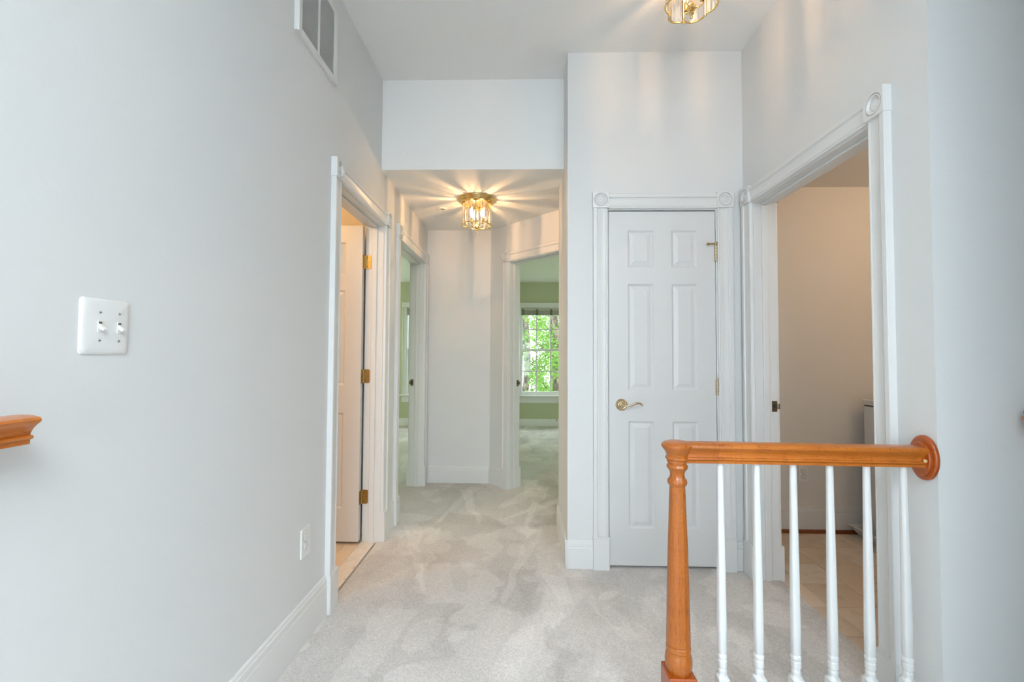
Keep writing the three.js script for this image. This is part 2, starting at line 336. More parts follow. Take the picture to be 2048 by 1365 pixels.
// carpet: hall, landing and both bedrooms in one piece, cut out at bath, laundry and stairs
slab('floor', 'pale grey cut-pile carpet with painted vacuum stroke shading through hall and bedrooms', 'carpet', [
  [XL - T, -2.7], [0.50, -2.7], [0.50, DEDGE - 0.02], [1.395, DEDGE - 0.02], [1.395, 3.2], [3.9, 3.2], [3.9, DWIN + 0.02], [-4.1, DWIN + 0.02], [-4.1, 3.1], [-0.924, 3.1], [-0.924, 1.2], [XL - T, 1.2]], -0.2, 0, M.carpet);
slab('ceiling', 'high white ceiling over the landing', 'ceiling', [[XL - 0.1, -2.72], [3.5, -2.72], [3.5, DEDGE + 0.1], [XR + 0.1, DEDGE + 0.1], [XR + 0.1, DC + 0.1], [XC + 0.1, DC + 0.1], [XC + 0.1, DS + 0.1], [XL - 0.1, DS + 0.1]], HC, HC + 0.12, M.ceiling, [[ADDED_SKYLIGHT.x0, ADDED_SKYLIGHT.d0], [ADDED_SKYLIGHT.x0, ADDED_SKYLIGHT.d1], [ADDED_SKYLIGHT.x1, ADDED_SKYLIGHT.d1], [ADDED_SKYLIGHT.x1, ADDED_SKYLIGHT.d0]]);
slab('ceiling_hall', 'lower white ceiling of the back hall', 'ceiling', [[XL - 0.05, DS + T], [XL - 0.05, DB + 0.05], [XB, DB + 0.05], [1.0, 3.0], [XC + 0.02, 3.0], [XC + 0.02, DS + T]].reverse(), HS, HS + 0.1, M.ceiling);
slab('ceiling_laundry', 'beige ceiling of the laundry room', 'ceiling', [[XR + 0.05, DEDGE], [3.2, DEDGE], [3.2, DLW + 0.1], [XR + 0.05, DLW + 0.1]], HS, HS + 0.1, M.beige);
slab('ceiling_bath', 'cream bathroom ceiling', 'ceiling', [[-2.9, 1.1], [XL - 0.05, 1.1], [XL - 0.05, 3.12], [-2.9, 3.12]], HS, HS + 0.1, M.bath);
slab('ceiling_bedroom', 'white bedroom ceiling', 'ceiling', [[-4.2, 3.05], [XL - 0.06, 3.05], [XL - 0.06, DB + 0.06], [XB, DB + 0.06], [0.9, 3.2], [4.0, 3.2], [4.0, DWIN + 0.1], [-4.2, DWIN + 0.1]], HB, HB + 0.1, M.ceiling);
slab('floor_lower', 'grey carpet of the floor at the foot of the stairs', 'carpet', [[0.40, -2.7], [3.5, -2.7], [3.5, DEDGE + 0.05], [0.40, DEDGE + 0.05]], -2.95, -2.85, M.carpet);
wall('wall_stairwell', 'white wall under the landing edge', [0.49, DEDGE], [0.49, -2.7], -2.95, -0.02, M.wall, [], 0.1);
{ // stairs going down beside the railing
  const st = thing('stair_flight', 'carpeted stairs going down behind the oak railing', 'stairs', P(1.6, -2.85, 0.9), STR);
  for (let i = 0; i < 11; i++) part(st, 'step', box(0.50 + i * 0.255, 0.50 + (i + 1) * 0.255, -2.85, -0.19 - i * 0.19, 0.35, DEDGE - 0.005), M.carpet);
}

// laundry floor: tiles of 9 inches over mortar
{
  const f = thing('floor_laundry', 'beige stone tile floor of the laundry room', 'tile floor', P(2.2, -0.06, 2.3), STR);
  part(f, 'mortar_bed', box(1.396, 3.06, -0.06, -0.006, DEDGE, DLW), M.grout);
  const px = 0.2265, pd = 0.2285, g = 0.005;
  for (let i = -1; i < 8; i++) for (let k = -5; k < 4; k++) {
    const x0 = Math.max(1.398, 1.487 + i * px + g / 2), x1 = Math.min(3.05, 1.487 + (i + 1) * px - g / 2), q0 = Math.max(1.52, 2.447 + k * pd + g / 2), q1 = Math.min(3.149, 2.447 + (k + 1) * pd - g / 2);
    if (x1 - x0 < 0.01 || q1 - q0 < 0.01) continue;
    part(f, 'tile', box(x0, x1, -0.012, -0.003 + (rnd() - 0.5) * 0.001, q0, q1, 0.0015), stoneMats[Math.floor(rnd() * 4)]);
  }
}
// bathroom floor and marble threshold
{
  const f = thing('floor_bath', 'cream stone tile floor of the bathroom', 'tile floor', P(-1.8, -0.06, 2.1), STR);
  part(f, 'mortar_bed', box(-2.75, -1.03, -0.06, -0.006, 1.15, 3.01), M.grout);
  for (let i = 0; i < 6; i++) for (let k = 0; k < 7; k++) {
    const x1 = i === 0 ? -1.028 : -1.119 - (i - 1) * 0.305 - 0.001, x0 = Math.max(-2.75, -1.119 - i * 0.305 + 0.001), q0 = Math.max(1.151, 1.0 + k * 0.305 + 0.001), q1 = Math.min(3.009, 1.0 + (k + 1) * 0.305 - 0.001);
    if (x1 - x0 > 0.01 && q1 - q0 > 0.01) part(f, 'tile', box(x0, x1, -0.012, -0.003, q0, q1, 0.001), bathTileMats[Math.floor(rnd() * 3)]);
  }
  solo('trim_threshold', 'speckled cream marble threshold of the bathroom doorway', 'threshold', box(-1.028, -0.936, -0.05, 0.002, d1[0] - 0.004, d1[1] + 0.004, 0.003), marbleMat, STR);
}

// ---------------------------------------------------------------- door surrounds
const CASING = [[0, 0], [0, 0.0235], [0.002, 0.0255], [0.019, 0.0255], [0.0215, 0.0235], [0.0235, 0.0185], [0.0265, 0.0175], [0.030, 0.0195], [0.033, 0.0190], [0.046, 0.0165], [0.060, 0.0160], [0.069, 0.0170], [0.0715, 0.0150], [0.074, 0.0175], [0.078, 0.0185], [0.082, 0.0165], [0.084, 0.0120], [0.084, 0]];
function blockGeo(F, s, y) {                         // bullseye block, lower corner at s, y
  const w = 0.0925, r = 0.0375, sh = new THREE.Shape();
  sh.moveTo(-w / 2, -w / 2); sh.lineTo(w / 2, -w / 2); sh.lineTo(w / 2, w / 2); sh.lineTo(-w / 2, w / 2); sh.closePath();
  const h = new THREE.Path(); h.absarc(0, 0, r, 0, Math.PI * 2, true); sh.holes.push(h);
  const ex = norm(new THREE.ExtrudeGeometry(sh, { depth: 0.0285, bevelEnabled: true, bevelThickness: 0.001, bevelSize: 0.0008, bevelOffset: -0.0008, bevelSegments: 1, curveSegments: 28 }));
  const di = lathe([[0, 0.0265], [0.004, 0.0262], [0.0065, 0.0235], [0.009, 0.0225], [0.013, 0.0245], [0.0165, 0.0235], [0.021, 0.0185], [0.0245, 0.0195], [0.0275, 0.0265], [0.0305, 0.0285], [0.034, 0.0280], [0.0355, 0.0235], [r + 0.0005, 0.0225], [r + 0.0005, 0]].reverse(), 0, 0, 0, 36).rotateX(Math.PI / 2);
  const m = F.m.clone().multiply(new THREE.Matrix4().makeTranslation(s + w / 2, y + w / 2, 0));
  return uvBox(merge([ex, di]).applyMatrix4(m));
}
// F: frame with origin on the wall face at the start of the opening, a along the wall, n out of the wall
function surround(t, F, w, h, end = [true, true], skipPlinth = false) {
  const nF = F.n;
  const bY = h + 0.008;
  if (end[0]) part(t, 'side_casing', prism(CASING, F.at(-0.089, 0.17, 0), F.at(-0.089, bY, 0), F.a, nF), M.trim);
  if (end[1]) part(t, 'side_casing', prism(CASING, F.at(w + 0.089, 0.17, 0), F.at(w + 0.089, bY, 0), F.a.clone().negate(), nF), M.trim);
  part(t, 'head_casing', prism(CASING, F.at(0, h + 0.089, 0), F.at(w, h + 0.089, 0), UP.clone().negate(), nF), M.trim);
  const PL = [[0, 0], [0, 0.027], [0.003, 0.030], [0.089, 0.030], [0.092, 0.027], [0.092, 0]];
  for (const e of [0, 1]) if (end[e]) {
    part(t, 'corner_block', blockGeo(F, e ? w : -0.0925, bY), M.trim);
    const s = e ? w : -0.092;
    part(t, 'plinth_block', uvBox(merge([prism(PL, F.at(s, -0.02, 0), F.at(s, 0.176, 0), F.a, nF), prism([[0.002, 0], [0.002, 0.025], [0.09, 0.025], [0.09, 0]], F.at(s, 0.17, 0), F.at(s, 0.182, 0), F.a, nF)])), M.trim);
  }
}
function doorway(name, label, F, w, { depth = T, stop = 0.055, far = true, strike = null, end = [true, true], farEnd = [true, true] }) {
  const t = thing(name, label, 'door trim', F.at(w / 2, 0, 0), STR), h = DOORH;
  surround(t, F, w, h, end);
  if (far) {                                         // the same casing on the other face
    const F2 = frame(F.at(w, 0, -depth), F.a.clone().negate(), F.n.clone().negate());
    surround(t, F2, w, h, farEnd);
  }
  part(t, 'jamb', fbox(F, -J, 0, -0.02, h, -depth, 0.001), M.trim);
  part(t, 'jamb', fbox(F, w, w + J, -0.02, h, -depth, 0.001), M.trim);
  part(t, 'head_jamb', fbox(F, -J, w + J, h, h + J, -depth, 0.001), M.trim);
  if (stop !== null) {
    part(t, 'stop_strip', fbox(F, 0, 0.011, 0, h - 0.011, -stop - 0.032, -stop, 0.003), M.trim);
    part(t, 'stop_strip', fbox(F, w - 0.011, w, 0, h - 0.011, -stop - 0.032, -stop, 0.003), M.trim);
    part(t, 'head_stop', fbox(F, 0, w, h - 0.011, h, -stop - 0.032, -stop, 0.003), M.trim);
  }
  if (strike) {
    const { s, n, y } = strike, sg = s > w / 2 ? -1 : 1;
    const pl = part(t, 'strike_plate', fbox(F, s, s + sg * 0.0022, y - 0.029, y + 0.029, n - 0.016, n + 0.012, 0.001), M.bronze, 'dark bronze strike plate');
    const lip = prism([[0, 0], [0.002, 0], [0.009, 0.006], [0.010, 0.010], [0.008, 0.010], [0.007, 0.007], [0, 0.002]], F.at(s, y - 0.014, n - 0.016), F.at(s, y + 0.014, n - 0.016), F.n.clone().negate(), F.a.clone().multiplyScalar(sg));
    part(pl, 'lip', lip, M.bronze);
    part(pl, 'latch_hole_shade', fbox(F, s + sg * 0.0018, s + sg * 0.0028, y - 0.010, y + 0.010, n - 0.009, n + 0.006), M.dark);  // dark patch painted in place of the shade inside a hole
  }
  return t;
}
const PX = new THREE.Vector3(1, 0, 0), PD = new THREE.Vector3(0, 0, -1), ND = new THREE.Vector3(0, 0, 1), NX = new THREE.Vector3(-1, 0, 0);
// right-handed frames: a x up = n
const fLeft = (d) => frame(P(XL, 0, d), PD, PX);
const fCloset = frame(P(c1[0], 0, DC), PX, ND);
const fRight = frame(P(XR, 0, d3[1]), ND, NX);
const fAng = frame(P(...(([x, d]) => [x, 0, d])(angAt(a0))), angDir, new THREE.Vector3(-R2, 0, R2));
doorway('trim_1', 'white bullseye surround of the bathroom doorway', fLeft(d1[0]), d1[1] - d1[0], { stop: 0.04, farEnd: [false, true] });
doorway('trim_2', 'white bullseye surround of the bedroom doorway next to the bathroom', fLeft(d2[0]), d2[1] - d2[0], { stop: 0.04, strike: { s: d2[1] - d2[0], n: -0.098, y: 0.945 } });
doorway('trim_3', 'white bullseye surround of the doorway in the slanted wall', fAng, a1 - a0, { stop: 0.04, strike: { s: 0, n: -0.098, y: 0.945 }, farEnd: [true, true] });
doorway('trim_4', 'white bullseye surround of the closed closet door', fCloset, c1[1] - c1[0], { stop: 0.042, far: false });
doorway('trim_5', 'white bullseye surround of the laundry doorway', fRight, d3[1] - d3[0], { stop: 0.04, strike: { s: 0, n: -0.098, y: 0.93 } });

// ---------------------------------------------------------------- baseboards
const BASE = (h) => [[0, 0], [0.015, 0], [0.015, h - 0.045], [0.0125, h - 0.041], [0.0115, h - 0.037], [0.0135, h - 0.034], [0.0125, h - 0.018], [0.0085, h - 0.013], [0.0095, h - 0.009], [0.007, h - 0.002], [0.004, h], [0, h]];
function boards(name, label, segs, h = 0.168) {      // segs: [from, to, outward]
  const list = segs.map(([a, b, n]) => prism(BASE(h), P(a[0], -0.01, a[1]), P(b[0], -0.01, b[1]), n, UP));
  if (list.length === 1) return solo(name, label, 'baseboard', list[0], M.trim, STR);
  const t = thing(name, label, 'baseboard', P(segs[0][0][0], -0.01, segs[0][0][1]), STR);
  for (const g of list) part(t, 'board', g, M.trim);
  return t;
}
boards('baseboard_left', 'tall white moulded baseboard along the wall with the light switch', [[[XL, -2.6], [XL, d1[0] - 0.092], PX], [[XL, d1[1] + 0.092], [XL, d2[0] - 0.092], PX]], 0.190);
boards('baseboard_back', 'white moulded baseboard under the end wall of the hall', [[[XL, DB], [XB, DB], ND]]);
boards('baseboard_angled', 'short white baseboard beside the slanted doorway', [[angAt(-0.006), angAt(a0 - 0.092), angN]]);
boards('baseboard_closet_side', 'white baseboard on the narrow return wall of the closet', [[[XC, DC - 0.015], [XC, 3.19], NX]]);
boards('baseboard_closet', 'white baseboard pieces on either side of the closet door', [[[XC - 0.015, DC], [c1[0] - 0.092, DC], ND], [[c1[1] + 0.092, DC], [XR, DC], ND]]);
boards('baseboard_right', 'short white baseboard between the laundry doorway and the stairs', [[[XR, DEDGE + 0.003], [XR, d3[0] - 0.092], NX]]);
boards('baseboard_laundry', 'white baseboard on the laundry back wall', [[[XR + T, DLW], [3.06, DLW], ND]], 0.18);
boards('baseboard_window', 'white baseboard under the bedroom windows', [[[-4, DWIN], [-0.58, DWIN], ND], [[-0.46, DWIN], [3.8, DWIN], ND]], 0.13);
solo('trim_shoe', 'stained brown shoe moulding along the laundry baseboard', 'moulding', uvGrain(prism([[0, 0], [0.016, 0], [0.014, 0.012], [0.008, 0.020], [0, 0.022]], P(XR + T, -0.003, DLW - 0.015), P(2.40, -0.003, DLW - 0.015), ND, UP), 0), oakShoe, STR);

// ---------------------------------------------------------------- six-panel doors
// local frame: s across from the hinge-free edge, y up, n out of the visible face
function panelGeo(F, s0, s1, y0, y1, sg = 1) {
  const rings = [[0, 0], [0.004, -0.0035], [0.010, -0.0085], [0.014, -0.0090], [0.036, -0.0025], [0.037, -0.0020]];
  const pos = [];
  const ring = (k) => { const [i, n] = rings[k]; return [F.at(s0 + i, y0 + i, n), F.at(s1 - i, y0 + i, n), F.at(s1 - i, y1 - i, n), F.at(s0 + i, y1 - i, n)]; };
  const tri = (a, b, c) => pos.push(...a.toArray(), ...b.toArray(), ...c.toArray());
  for (let k = 0; k < rings.length - 1; k++) { const A = ring(k), B = ring(k + 1); for (let e = 0; e < 4; e++) { const f = (e + 1) % 4; tri(A[e], A[f], B[f]); tri(A[e], B[f], B[e]); } }
  const L = ring(rings.length - 1); tri(L[0], L[1], L[2]); tri(L[0], L[2], L[3]);
  const g = new THREE.BufferGeometry(); g.setAttribute('position', new THREE.Float32BufferAttribute(pos, 3)); g.computeVertexNormals();
  return uvBox(g);
}
function sixPanel(t, F, w, y0, y1, mat, cols) {
  const rows = [[0.222, 0.827], [1.004, 1.615], [1.711, 1.926]], th = 0.035;
  const sh = new THREE.Shape(); sh.moveTo(0, y0); sh.lineTo(w, y0); sh.lineTo(w, y1); sh.lineTo(0, y1); sh.closePath();
  for (const [a, b] of cols) for (const [p, q] of rows) { const h = new THREE.Path(); h.moveTo(a, p); h.lineTo(a, q); h.lineTo(b, q); h.lineTo(b, p); h.closePath(); sh.holes.push(h); }
  const g = norm(new THREE.ExtrudeGeometry(sh, { depth: th, bevelEnabled: false })).translate(0, 0, -th).applyMatrix4(F.m);
  part(t, 'door_slab', uvBox(g), mat);
  const back = frame(F.at(0, 0, -th), F.a, F.n);
  for (const [p, q] of rows) for (const [a, b] of cols) {
    const o = part(t, 'panel', panelGeo(F, a, b, p, q), mat);
    part(o, 'panel_core', fbox(back, a, b, p, q, 0.009, 0.014), mat);
  }
}
{ // closet door, closed
  const w = c1[1] - c1[0] - 0.0065, F = frame(P(c1[0] + 0.0032, 0, DC + 0.002), PX, ND);
  const t = thing('door_1', 'closed white six-panel closet door with brass lever', 'door', P((c1[0] + c1[1]) / 2, 0.014, DC + 0.02), STR);
  sixPanel(t, F, w, 0.014, 2.036, M.door, [[0.608 - F.o.x, 0.756 - F.o.x], [0.858 - F.o.x, 1.004 - F.o.x]]);
  // lever on a round rose
  const lx = 0.569, ly = 0.921, dd = DC + 0.002;
  const lv = part(t, 'lever_handle', lathe([[0, 0.013], [0.010, 0.0125], [0.014, 0.009], [0.021, 0.0085], [0.026, 0.010], [0.030, 0.007], [0.0335, 0.0045], [0.0335, 0]].reverse(), 0, 0, 0, 40).rotateX(Math.PI / 2).translate(lx, ly, -dd), M.satinBrass, 'satin brass rose');
  part(lv, 'neck', lathe([[0.0085, 0], [0.0075, 0.02], [0.0095, 0.035], [0.011, 0.046], [0.009, 0.053], [0, 0.055]], 0, 0, 0, 24).rotateX(Math.PI / 2).translate(lx, ly, -dd), M.satinBrass);
  part(lv, 'lever', tube([[0, 0, 0.045], [0.02, -0.0035, 0.047], [0.042, 0.000, 0.047], [0.062, 0.008, 0.046], [0.080, 0.013, 0.045], [0.095, 0.011, 0.044], [0.104, 0.004, 0.043], [0.106, -0.002, 0.043]].map(([a, b, n]) => new THREE.Vector3(lx + a, ly + b, -dd + n)), 0.0055, 32, 10), M.satinBrass);
  for (const y of [1.024, 0.239, 1.790]) {
    const hx = c1[1] - 0.0015;
    const hg = part(t, 'hinge', lathe([[0, 0], [0.0058, 0], [0.0058, 0.089], [0, 0.089]], hx, y - 0.0445, DC - 0.005, 14), M.satinBrass, 'satin brass hinge knuckle');
    part(hg, 'leaf', box(hx - 0.006, hx + 0.006, y - 0.044, y + 0.044, DC - 0.0015, DC + 0.02), M.satinBrass);
    for (const k of [0.2, 0.4, 0.6, 0.8]) part(hg, 'joint', lathe([[0.0061, 0], [0.0061, 0.0012]], hx, y - 0.0445 + k * 0.089, DC - 0.005, 14), M.bronze);
    part(hg, 'finial', lathe([[0.0058, 0], [0.0045, 0.003], [0.005, 0.006], [0, 0.010]], hx, y + 0.0445, DC - 0.005, 12), M.satinBrass);
  }
  const hp = part(t, 'hinge_pin_stop', tube([P(1.112, 1.846, DC - 0.008), P(1.09, 1.845, DC - 0.012), P(1.056, 1.842, DC - 0.016)], 0.0045, 8, 8), M.satinBrass, 'brass hinge pin door stop');
  part(hp, 'rubber_tip', lathe([[0, 0], [0.007, 0], [0.0075, 0.010], [0, 0.011]], 0, 0, 0, 14).rotateZ(Math.PI / 2).translate(1.066, 1.842, -(DC - 0.016)), M.antique);
  part(hp, 'collar', box(1.102, 1.118, 1.838, 1.856, DC - 0.014, DC - 0.001, 0.003), M.satinBrass);
}
{ // bathroom door, open at right angles into the bathroom; hinges on the far jamb
  const pv = [XL - T - 0.005, d1[1] - 0.001], w = d1[1] - d1[0] - 0.006;
  const F = frame(P(pv[0] - 0.004 - w, 0, pv[1] - 0.040), PX, ND);
  const t = thing('door_2', 'white six-panel bathroom door standing open', 'door', P(pv[0] - w / 2, 0.012, pv[1] - 0.02), STR);
  sixPanel(t, F, w, 0.014, 2.036, M.door, [[0.11, 0.315], [0.40, 0.605]]);
  for (const y of [1.805, 1.060, 0.285]) {
    const k = part(t, 'hinge', lathe([[0, 0], [0.006, 0], [0.006, 0.089], [0, 0.089]], pv[0] + 0.001, y - 0.0445, pv[1] - 0.004, 14), M.antique, 'antique brass hinge');
    const leafSh = (x0, x1) => { const r = 0.012, s = new THREE.Shape(); s.moveTo(x0, -0.0445); s.lineTo(x1 - r, -0.0445); s.quadraticCurveTo(x1, -0.0445, x1, -0.0445 + r); s.lineTo(x1, 0.0445 - r); s.quadraticCurveTo(x1, 0.0445, x1 - r, 0.0445); s.lineTo(x0, 0.0445); s.closePath(); return new THREE.ExtrudeGeometry(s, { depth: 0.002, bevelEnabled: false, curveSegments: 5 }); };
    part(k, 'leaf', uvBox(norm(leafSh(0, 0.038)).translate(pv[0] + 0.003, y, -(pv[1] - 0.0015) - 0.0005)), M.antique);        // on the jamb, facing the doorway
    part(k, 'leaf', uvBox(norm(leafSh(0, 0.034)).rotateY(-Math.PI / 2).translate(pv[0] - 0.0015, y, -(pv[1] - 0.004))), M.antique);   // on the door edge
    for (const [a, b] of [[0.012, 0.030], [0.028, 0], [0.012, -0.030]]) part(k, 'screw', lathe([[0, 0.001], [0.003, 0.0006], [0.0038, 0]].reverse(), 0, 0, 0, 12).rotateX(Math.PI / 2).translate(pv[0] + 0.003 + a, y + b, -(pv[1] - 0.0015) + 0.0016), M.bronze);
  }
}

// ---------------------------------------------------------------- windows with trees behind them
function sash(t, x0, x1, y0, y1, d) {
  const st = 0.032, m = 0.021, cols = 3, rows = 2;
  const s = part(t, 'sash', merge([box(x0, x0 + st, y0, y1, d, d + 0.03, 0.002), box(x1 - st, x1, y0, y1, d, d + 0.03, 0.002), box(x0 + st, x1 - st, y0, y0 + st + 0.006, d, d + 0.03, 0.002), box(x0 + st, x1 - st, y1 - st, y1, d, d + 0.03, 0.002)]), M.trim);
  const gx0 = x0 + st, gx1 = x1 - st, gy0 = y0 + st + 0.006, gy1 = y1 - st;
  for (let i = 1; i < cols; i++) { const x = gx0 + (gx1 - gx0) * i / cols; part(s, 'muntin', box(x - m / 2, x + m / 2, gy0, gy1, d + 0.004, d + 0.026), M.trim); }
  for (let k = 1; k < rows; k++) { const y = gy0 + (gy1 - gy0) * k / rows; part(s, 'muntin', box(gx0, gx1, y - m / 2, y + m / 2, d + 0.0045, d + 0.0255), M.trim); }
  for (let i = 0; i < cols; i++) for (let k = 0; k < rows; k++) {
    const a = gx0 + (gx1 - gx0) * i / cols + m / 2, b = gx0 + (gx1 - gx0) * (i + 1) / cols - m / 2, c = gy0 + (gy1 - gy0) * k / rows + m / 2, e = gy0 + (gy1 - gy0) * (k + 1) / rows - m / 2;
    part(s, 'pane', uvBox(norm(new THREE.PlaneGeometry(b - a, e - c)).translate((a + b) / 2, (c + e) / 2, -(d + 0.015))), M.glass);
  }
}
function bedroomWindow(name, label, W) {
  const t = thing(name, label, 'window', P((W.x0 + W.x1) / 2, 0.38, DWIN), STR);
  const x0 = W.x0, x1 = W.x1, f = 0.012;
  part(t, 'frame', merge([box(x0, x0 + f, WY0, WY1, DWIN - 0.002, DWIN + 0.16), box(x1 - f, x1, WY0, WY1, DWIN - 0.002, DWIN + 0.16), box(x0 + f, x1 - f, WY1 - f, WY1, DWIN - 0.002, DWIN + 0.16), box(x0 + f, x1 - f, WY0, WY0 + 0.02, DWIN, DWIN + 0.16)]), M.trim);
  sash(t, x0 + f, x1 - f, 1.270, WY1 - f, DWIN + 0.085);
  sash(t, x0 + f, x1 - f, WY0 + 0.02, 1.305, DWIN + 0.05);
  const cw = 0.075;
  part(t, 'side_casing', prism(CASING.map(([a, b]) => [a * 0.9, b * 0.9]), P(x0 - cw, WY0 - 0.005, DWIN), P(x0 - cw, WY1, DWIN), PX, ND), M.trim);
  part(t, 'side_casing', prism(CASING.map(([a, b]) => [a * 0.9, b * 0.9]), P(x1 + cw, WY0 - 0.005, DWIN), P(x1 + cw, WY1, DWIN), NX, ND), M.trim);
  part(t, 'head_casing', box(x0 - cw - 0.005, x1 + cw + 0.005, WY1 - 0.005, WY1 + 0.075, DWIN - 0.028, DWIN, 0.003), M.trim);
  part(t, 'stool', box(x0 - cw - 0.03, x1 + cw + 0.03, WY0 - 0.024, WY0 + 0.002, DWIN - 0.06, DWIN + 0.05, 0.006), M.trim);
  part(t, 'apron', box(x0 - cw, x1 + cw, WY0 - 0.13, WY0 - 0.024, DWIN - 0.018, DWIN, 0.004), M.trim);
  // blind pulled all the way up, hung inside the frame
  const b = thing('window_blind', name === 'window_1' ? 'raised sage blind stacked at the top of the far bedroom window' : 'raised blind in the window of the bedroom beside the bathroom', 'blind', P((x0 + x1) / 2, 1.885, DWIN + 0.02));
  part(b, 'head_rail', box(x0 + 0.014, x1 - 0.014, 1.965, 2.005, DWIN + 0.006, DWIN + 0.046, 0.003), M.blind);
  for (let i = 0; i < 12; i++) part(b, 'slat', box(x0 + 0.018, x1 - 0.018, 1.895 + i * 0.0058, 1.8985 + i * 0.0058, DWIN + 0.003, DWIN + 0.047, 0.001), M.blind);
  part(b, 'bottom_rail', box(x0 + 0.016, x1 - 0.016, 1.880, 1.894, DWIN + 0.004, DWIN + 0.046, 0.003), M.blind);
  for (const k of [0.06, 0.36, 0.66, 0.94]) { const x = x0 + (x1 - x0) * k; part(b, 'ladder_tape', box(x - 0.018, x + 0.018, 1.882, 1.985, DWIN + 0.0005, DWIN + 0.0025), M.tape, 'dark ladder tape'); }
  const cx = x0 + 0.045;
  part(b, 'pull_cord', tube([P(cx, 1.96, DWIN - 0.002), P(cx + 0.001, 1.6, DWIN - 0.003), P(cx - 0.002, 1.32, DWIN - 0.003)], 0.0022, 8, 6), M.plastic);
  part(b, 'tassel', lathe([[0, 0], [0.007, 0.002], [0.006, 0.015], [0.002, 0.034], [0, 0.035]], cx - 0.002, 1.288, DWIN - 0.003, 10), M.plastic);
}
bedroomWindow('window_1', 'twelve-lite white window of the far bedroom looking into trees', W1);
bedroomWindow('window_2', 'white window of the bedroom beside the bathroom', W2);
{ // roof light and end window added behind the camera to light the hall
  const S = ADDED_SKYLIGHT, xm = (S.x0 + S.x1) / 2, t = thing('window_3', 'added unseen roof light giving soft top light over the landing', 'window', P(xm, HC + 0.1, -1.5), STR), y = HC + 0.12;
  part(t, 'kerb', merge([box(S.x0 - 0.06, S.x1 + 0.06, y, y + 0.12, S.d0 - 0.06, S.d0), box(S.x0 - 0.06, S.x1 + 0.06, y, y + 0.12, S.d1, S.d1 + 0.06), box(S.x0 - 0.06, S.x0, y, y + 0.12, S.d0, S.d1), box(S.x1, S.x1 + 0.06, y, y + 0.12, S.d0, S.d1)]), M.trim);
  part(t, 'bar', box(xm - 0.02, xm + 0.02, y + 0.06, y + 0.12, S.d0, S.d1), M.trim);
  for (const [a, b] of [[S.x0, xm - 0.02], [xm + 0.02, S.x1]]) part(t, 'pane', uvBox(norm(new THREE.PlaneGeometry(b - a, S.d1 - S.d0)).rotateX(Math.PI / 2).translate((a + b) / 2, y + 0.1, -(S.d0 + S.d1) / 2)), M.glass);
  const E = ADDED_ENDWIN, w = thing('window_6', 'added unseen end window lighting the landing', 'window', P((E.x0 + E.x1) / 2, E.y0, E.d), STR), f = 0.05, m = (E.y0 + E.y1) / 2;
  part(w, 'frame', merge([box(E.x0, E.x1, E.y0, E.y0 + f, E.d - 0.1, E.d), box(E.x0, E.x1, E.y1 - f, E.y1, E.d - 0.1, E.d), box(E.x0, E.x0 + f, E.y0 + f, E.y1 - f, E.d - 0.1, E.d), box(E.x1 - f, E.x1, E.y0 + f, E.y1 - f, E.d - 0.1, E.d)]), M.trim);
  part(w, 'rail', box(E.x0 + f, E.x1 - f, m - 0.02, m + 0.02, E.d - 0.07, E.d - 0.03), M.trim);
  for (const [a, b] of [[E.y0 + f, m - 0.02], [m + 0.02, E.y1 - f]]) part(w, 'pane', uvBox(norm(new THREE.PlaneGeometry(E.x1 - E.x0 - 2 * f, b - a)).translate((E.x0 + E.x1) / 2, (a + b) / 2, -(E.d - 0.05))), M.glass);
}
for (const [n, x, label] of [['window_4', 3.8, 'added unseen side window brightening the far bedroom'], ['window_5', -4.0, 'added unseen side window brightening the bedroom beside the bathroom']]) {  // invented side windows, put in to lift the bedroom light
  const S = ADDED_SIDEWIN, sg = Math.sign(x), t = thing(n, label, 'window', P(x, S.y0, 5.75), STR), xa = x, xb = x + sg * 0.1, f = 0.05;
  part(t, 'frame', merge([box(xa, xb, S.y0, S.y0 + f, S.d0, S.d1), box(xa, xb, S.y1 - f, S.y1, S.d0, S.d1), box(xa, xb, S.y0 + f, S.y1 - f, S.d0, S.d0 + f), box(xa, xb, S.y0 + f, S.y1 - f, S.d1 - f, S.d1)]), M.trim);
  part(t, 'rail', box(xa + sg * 0.03, xa + sg * 0.07, 1.33, 1.37, S.d0 + f, S.d1 - f), M.trim);
  for (const [a, b] of [[S.y0 + f, 1.33], [1.37, S.y1 - f]]) part(t, 'pane', uvBox(norm(new THREE.PlaneGeometry(S.d1 - S.d0 - 2 * f, b - a)).rotateY(Math.PI / 2).translate(x + sg * 0.05, (a + b) / 2, -5.75)), M.glass);
}
slab('ground_lawn', 'green lawn behind the house', 'lawn', [[-30, DWIN + 0.3], [30, DWIN + 0.3], [30, 45], [-30, 45]], -3.2, -3.0, M.lawn);

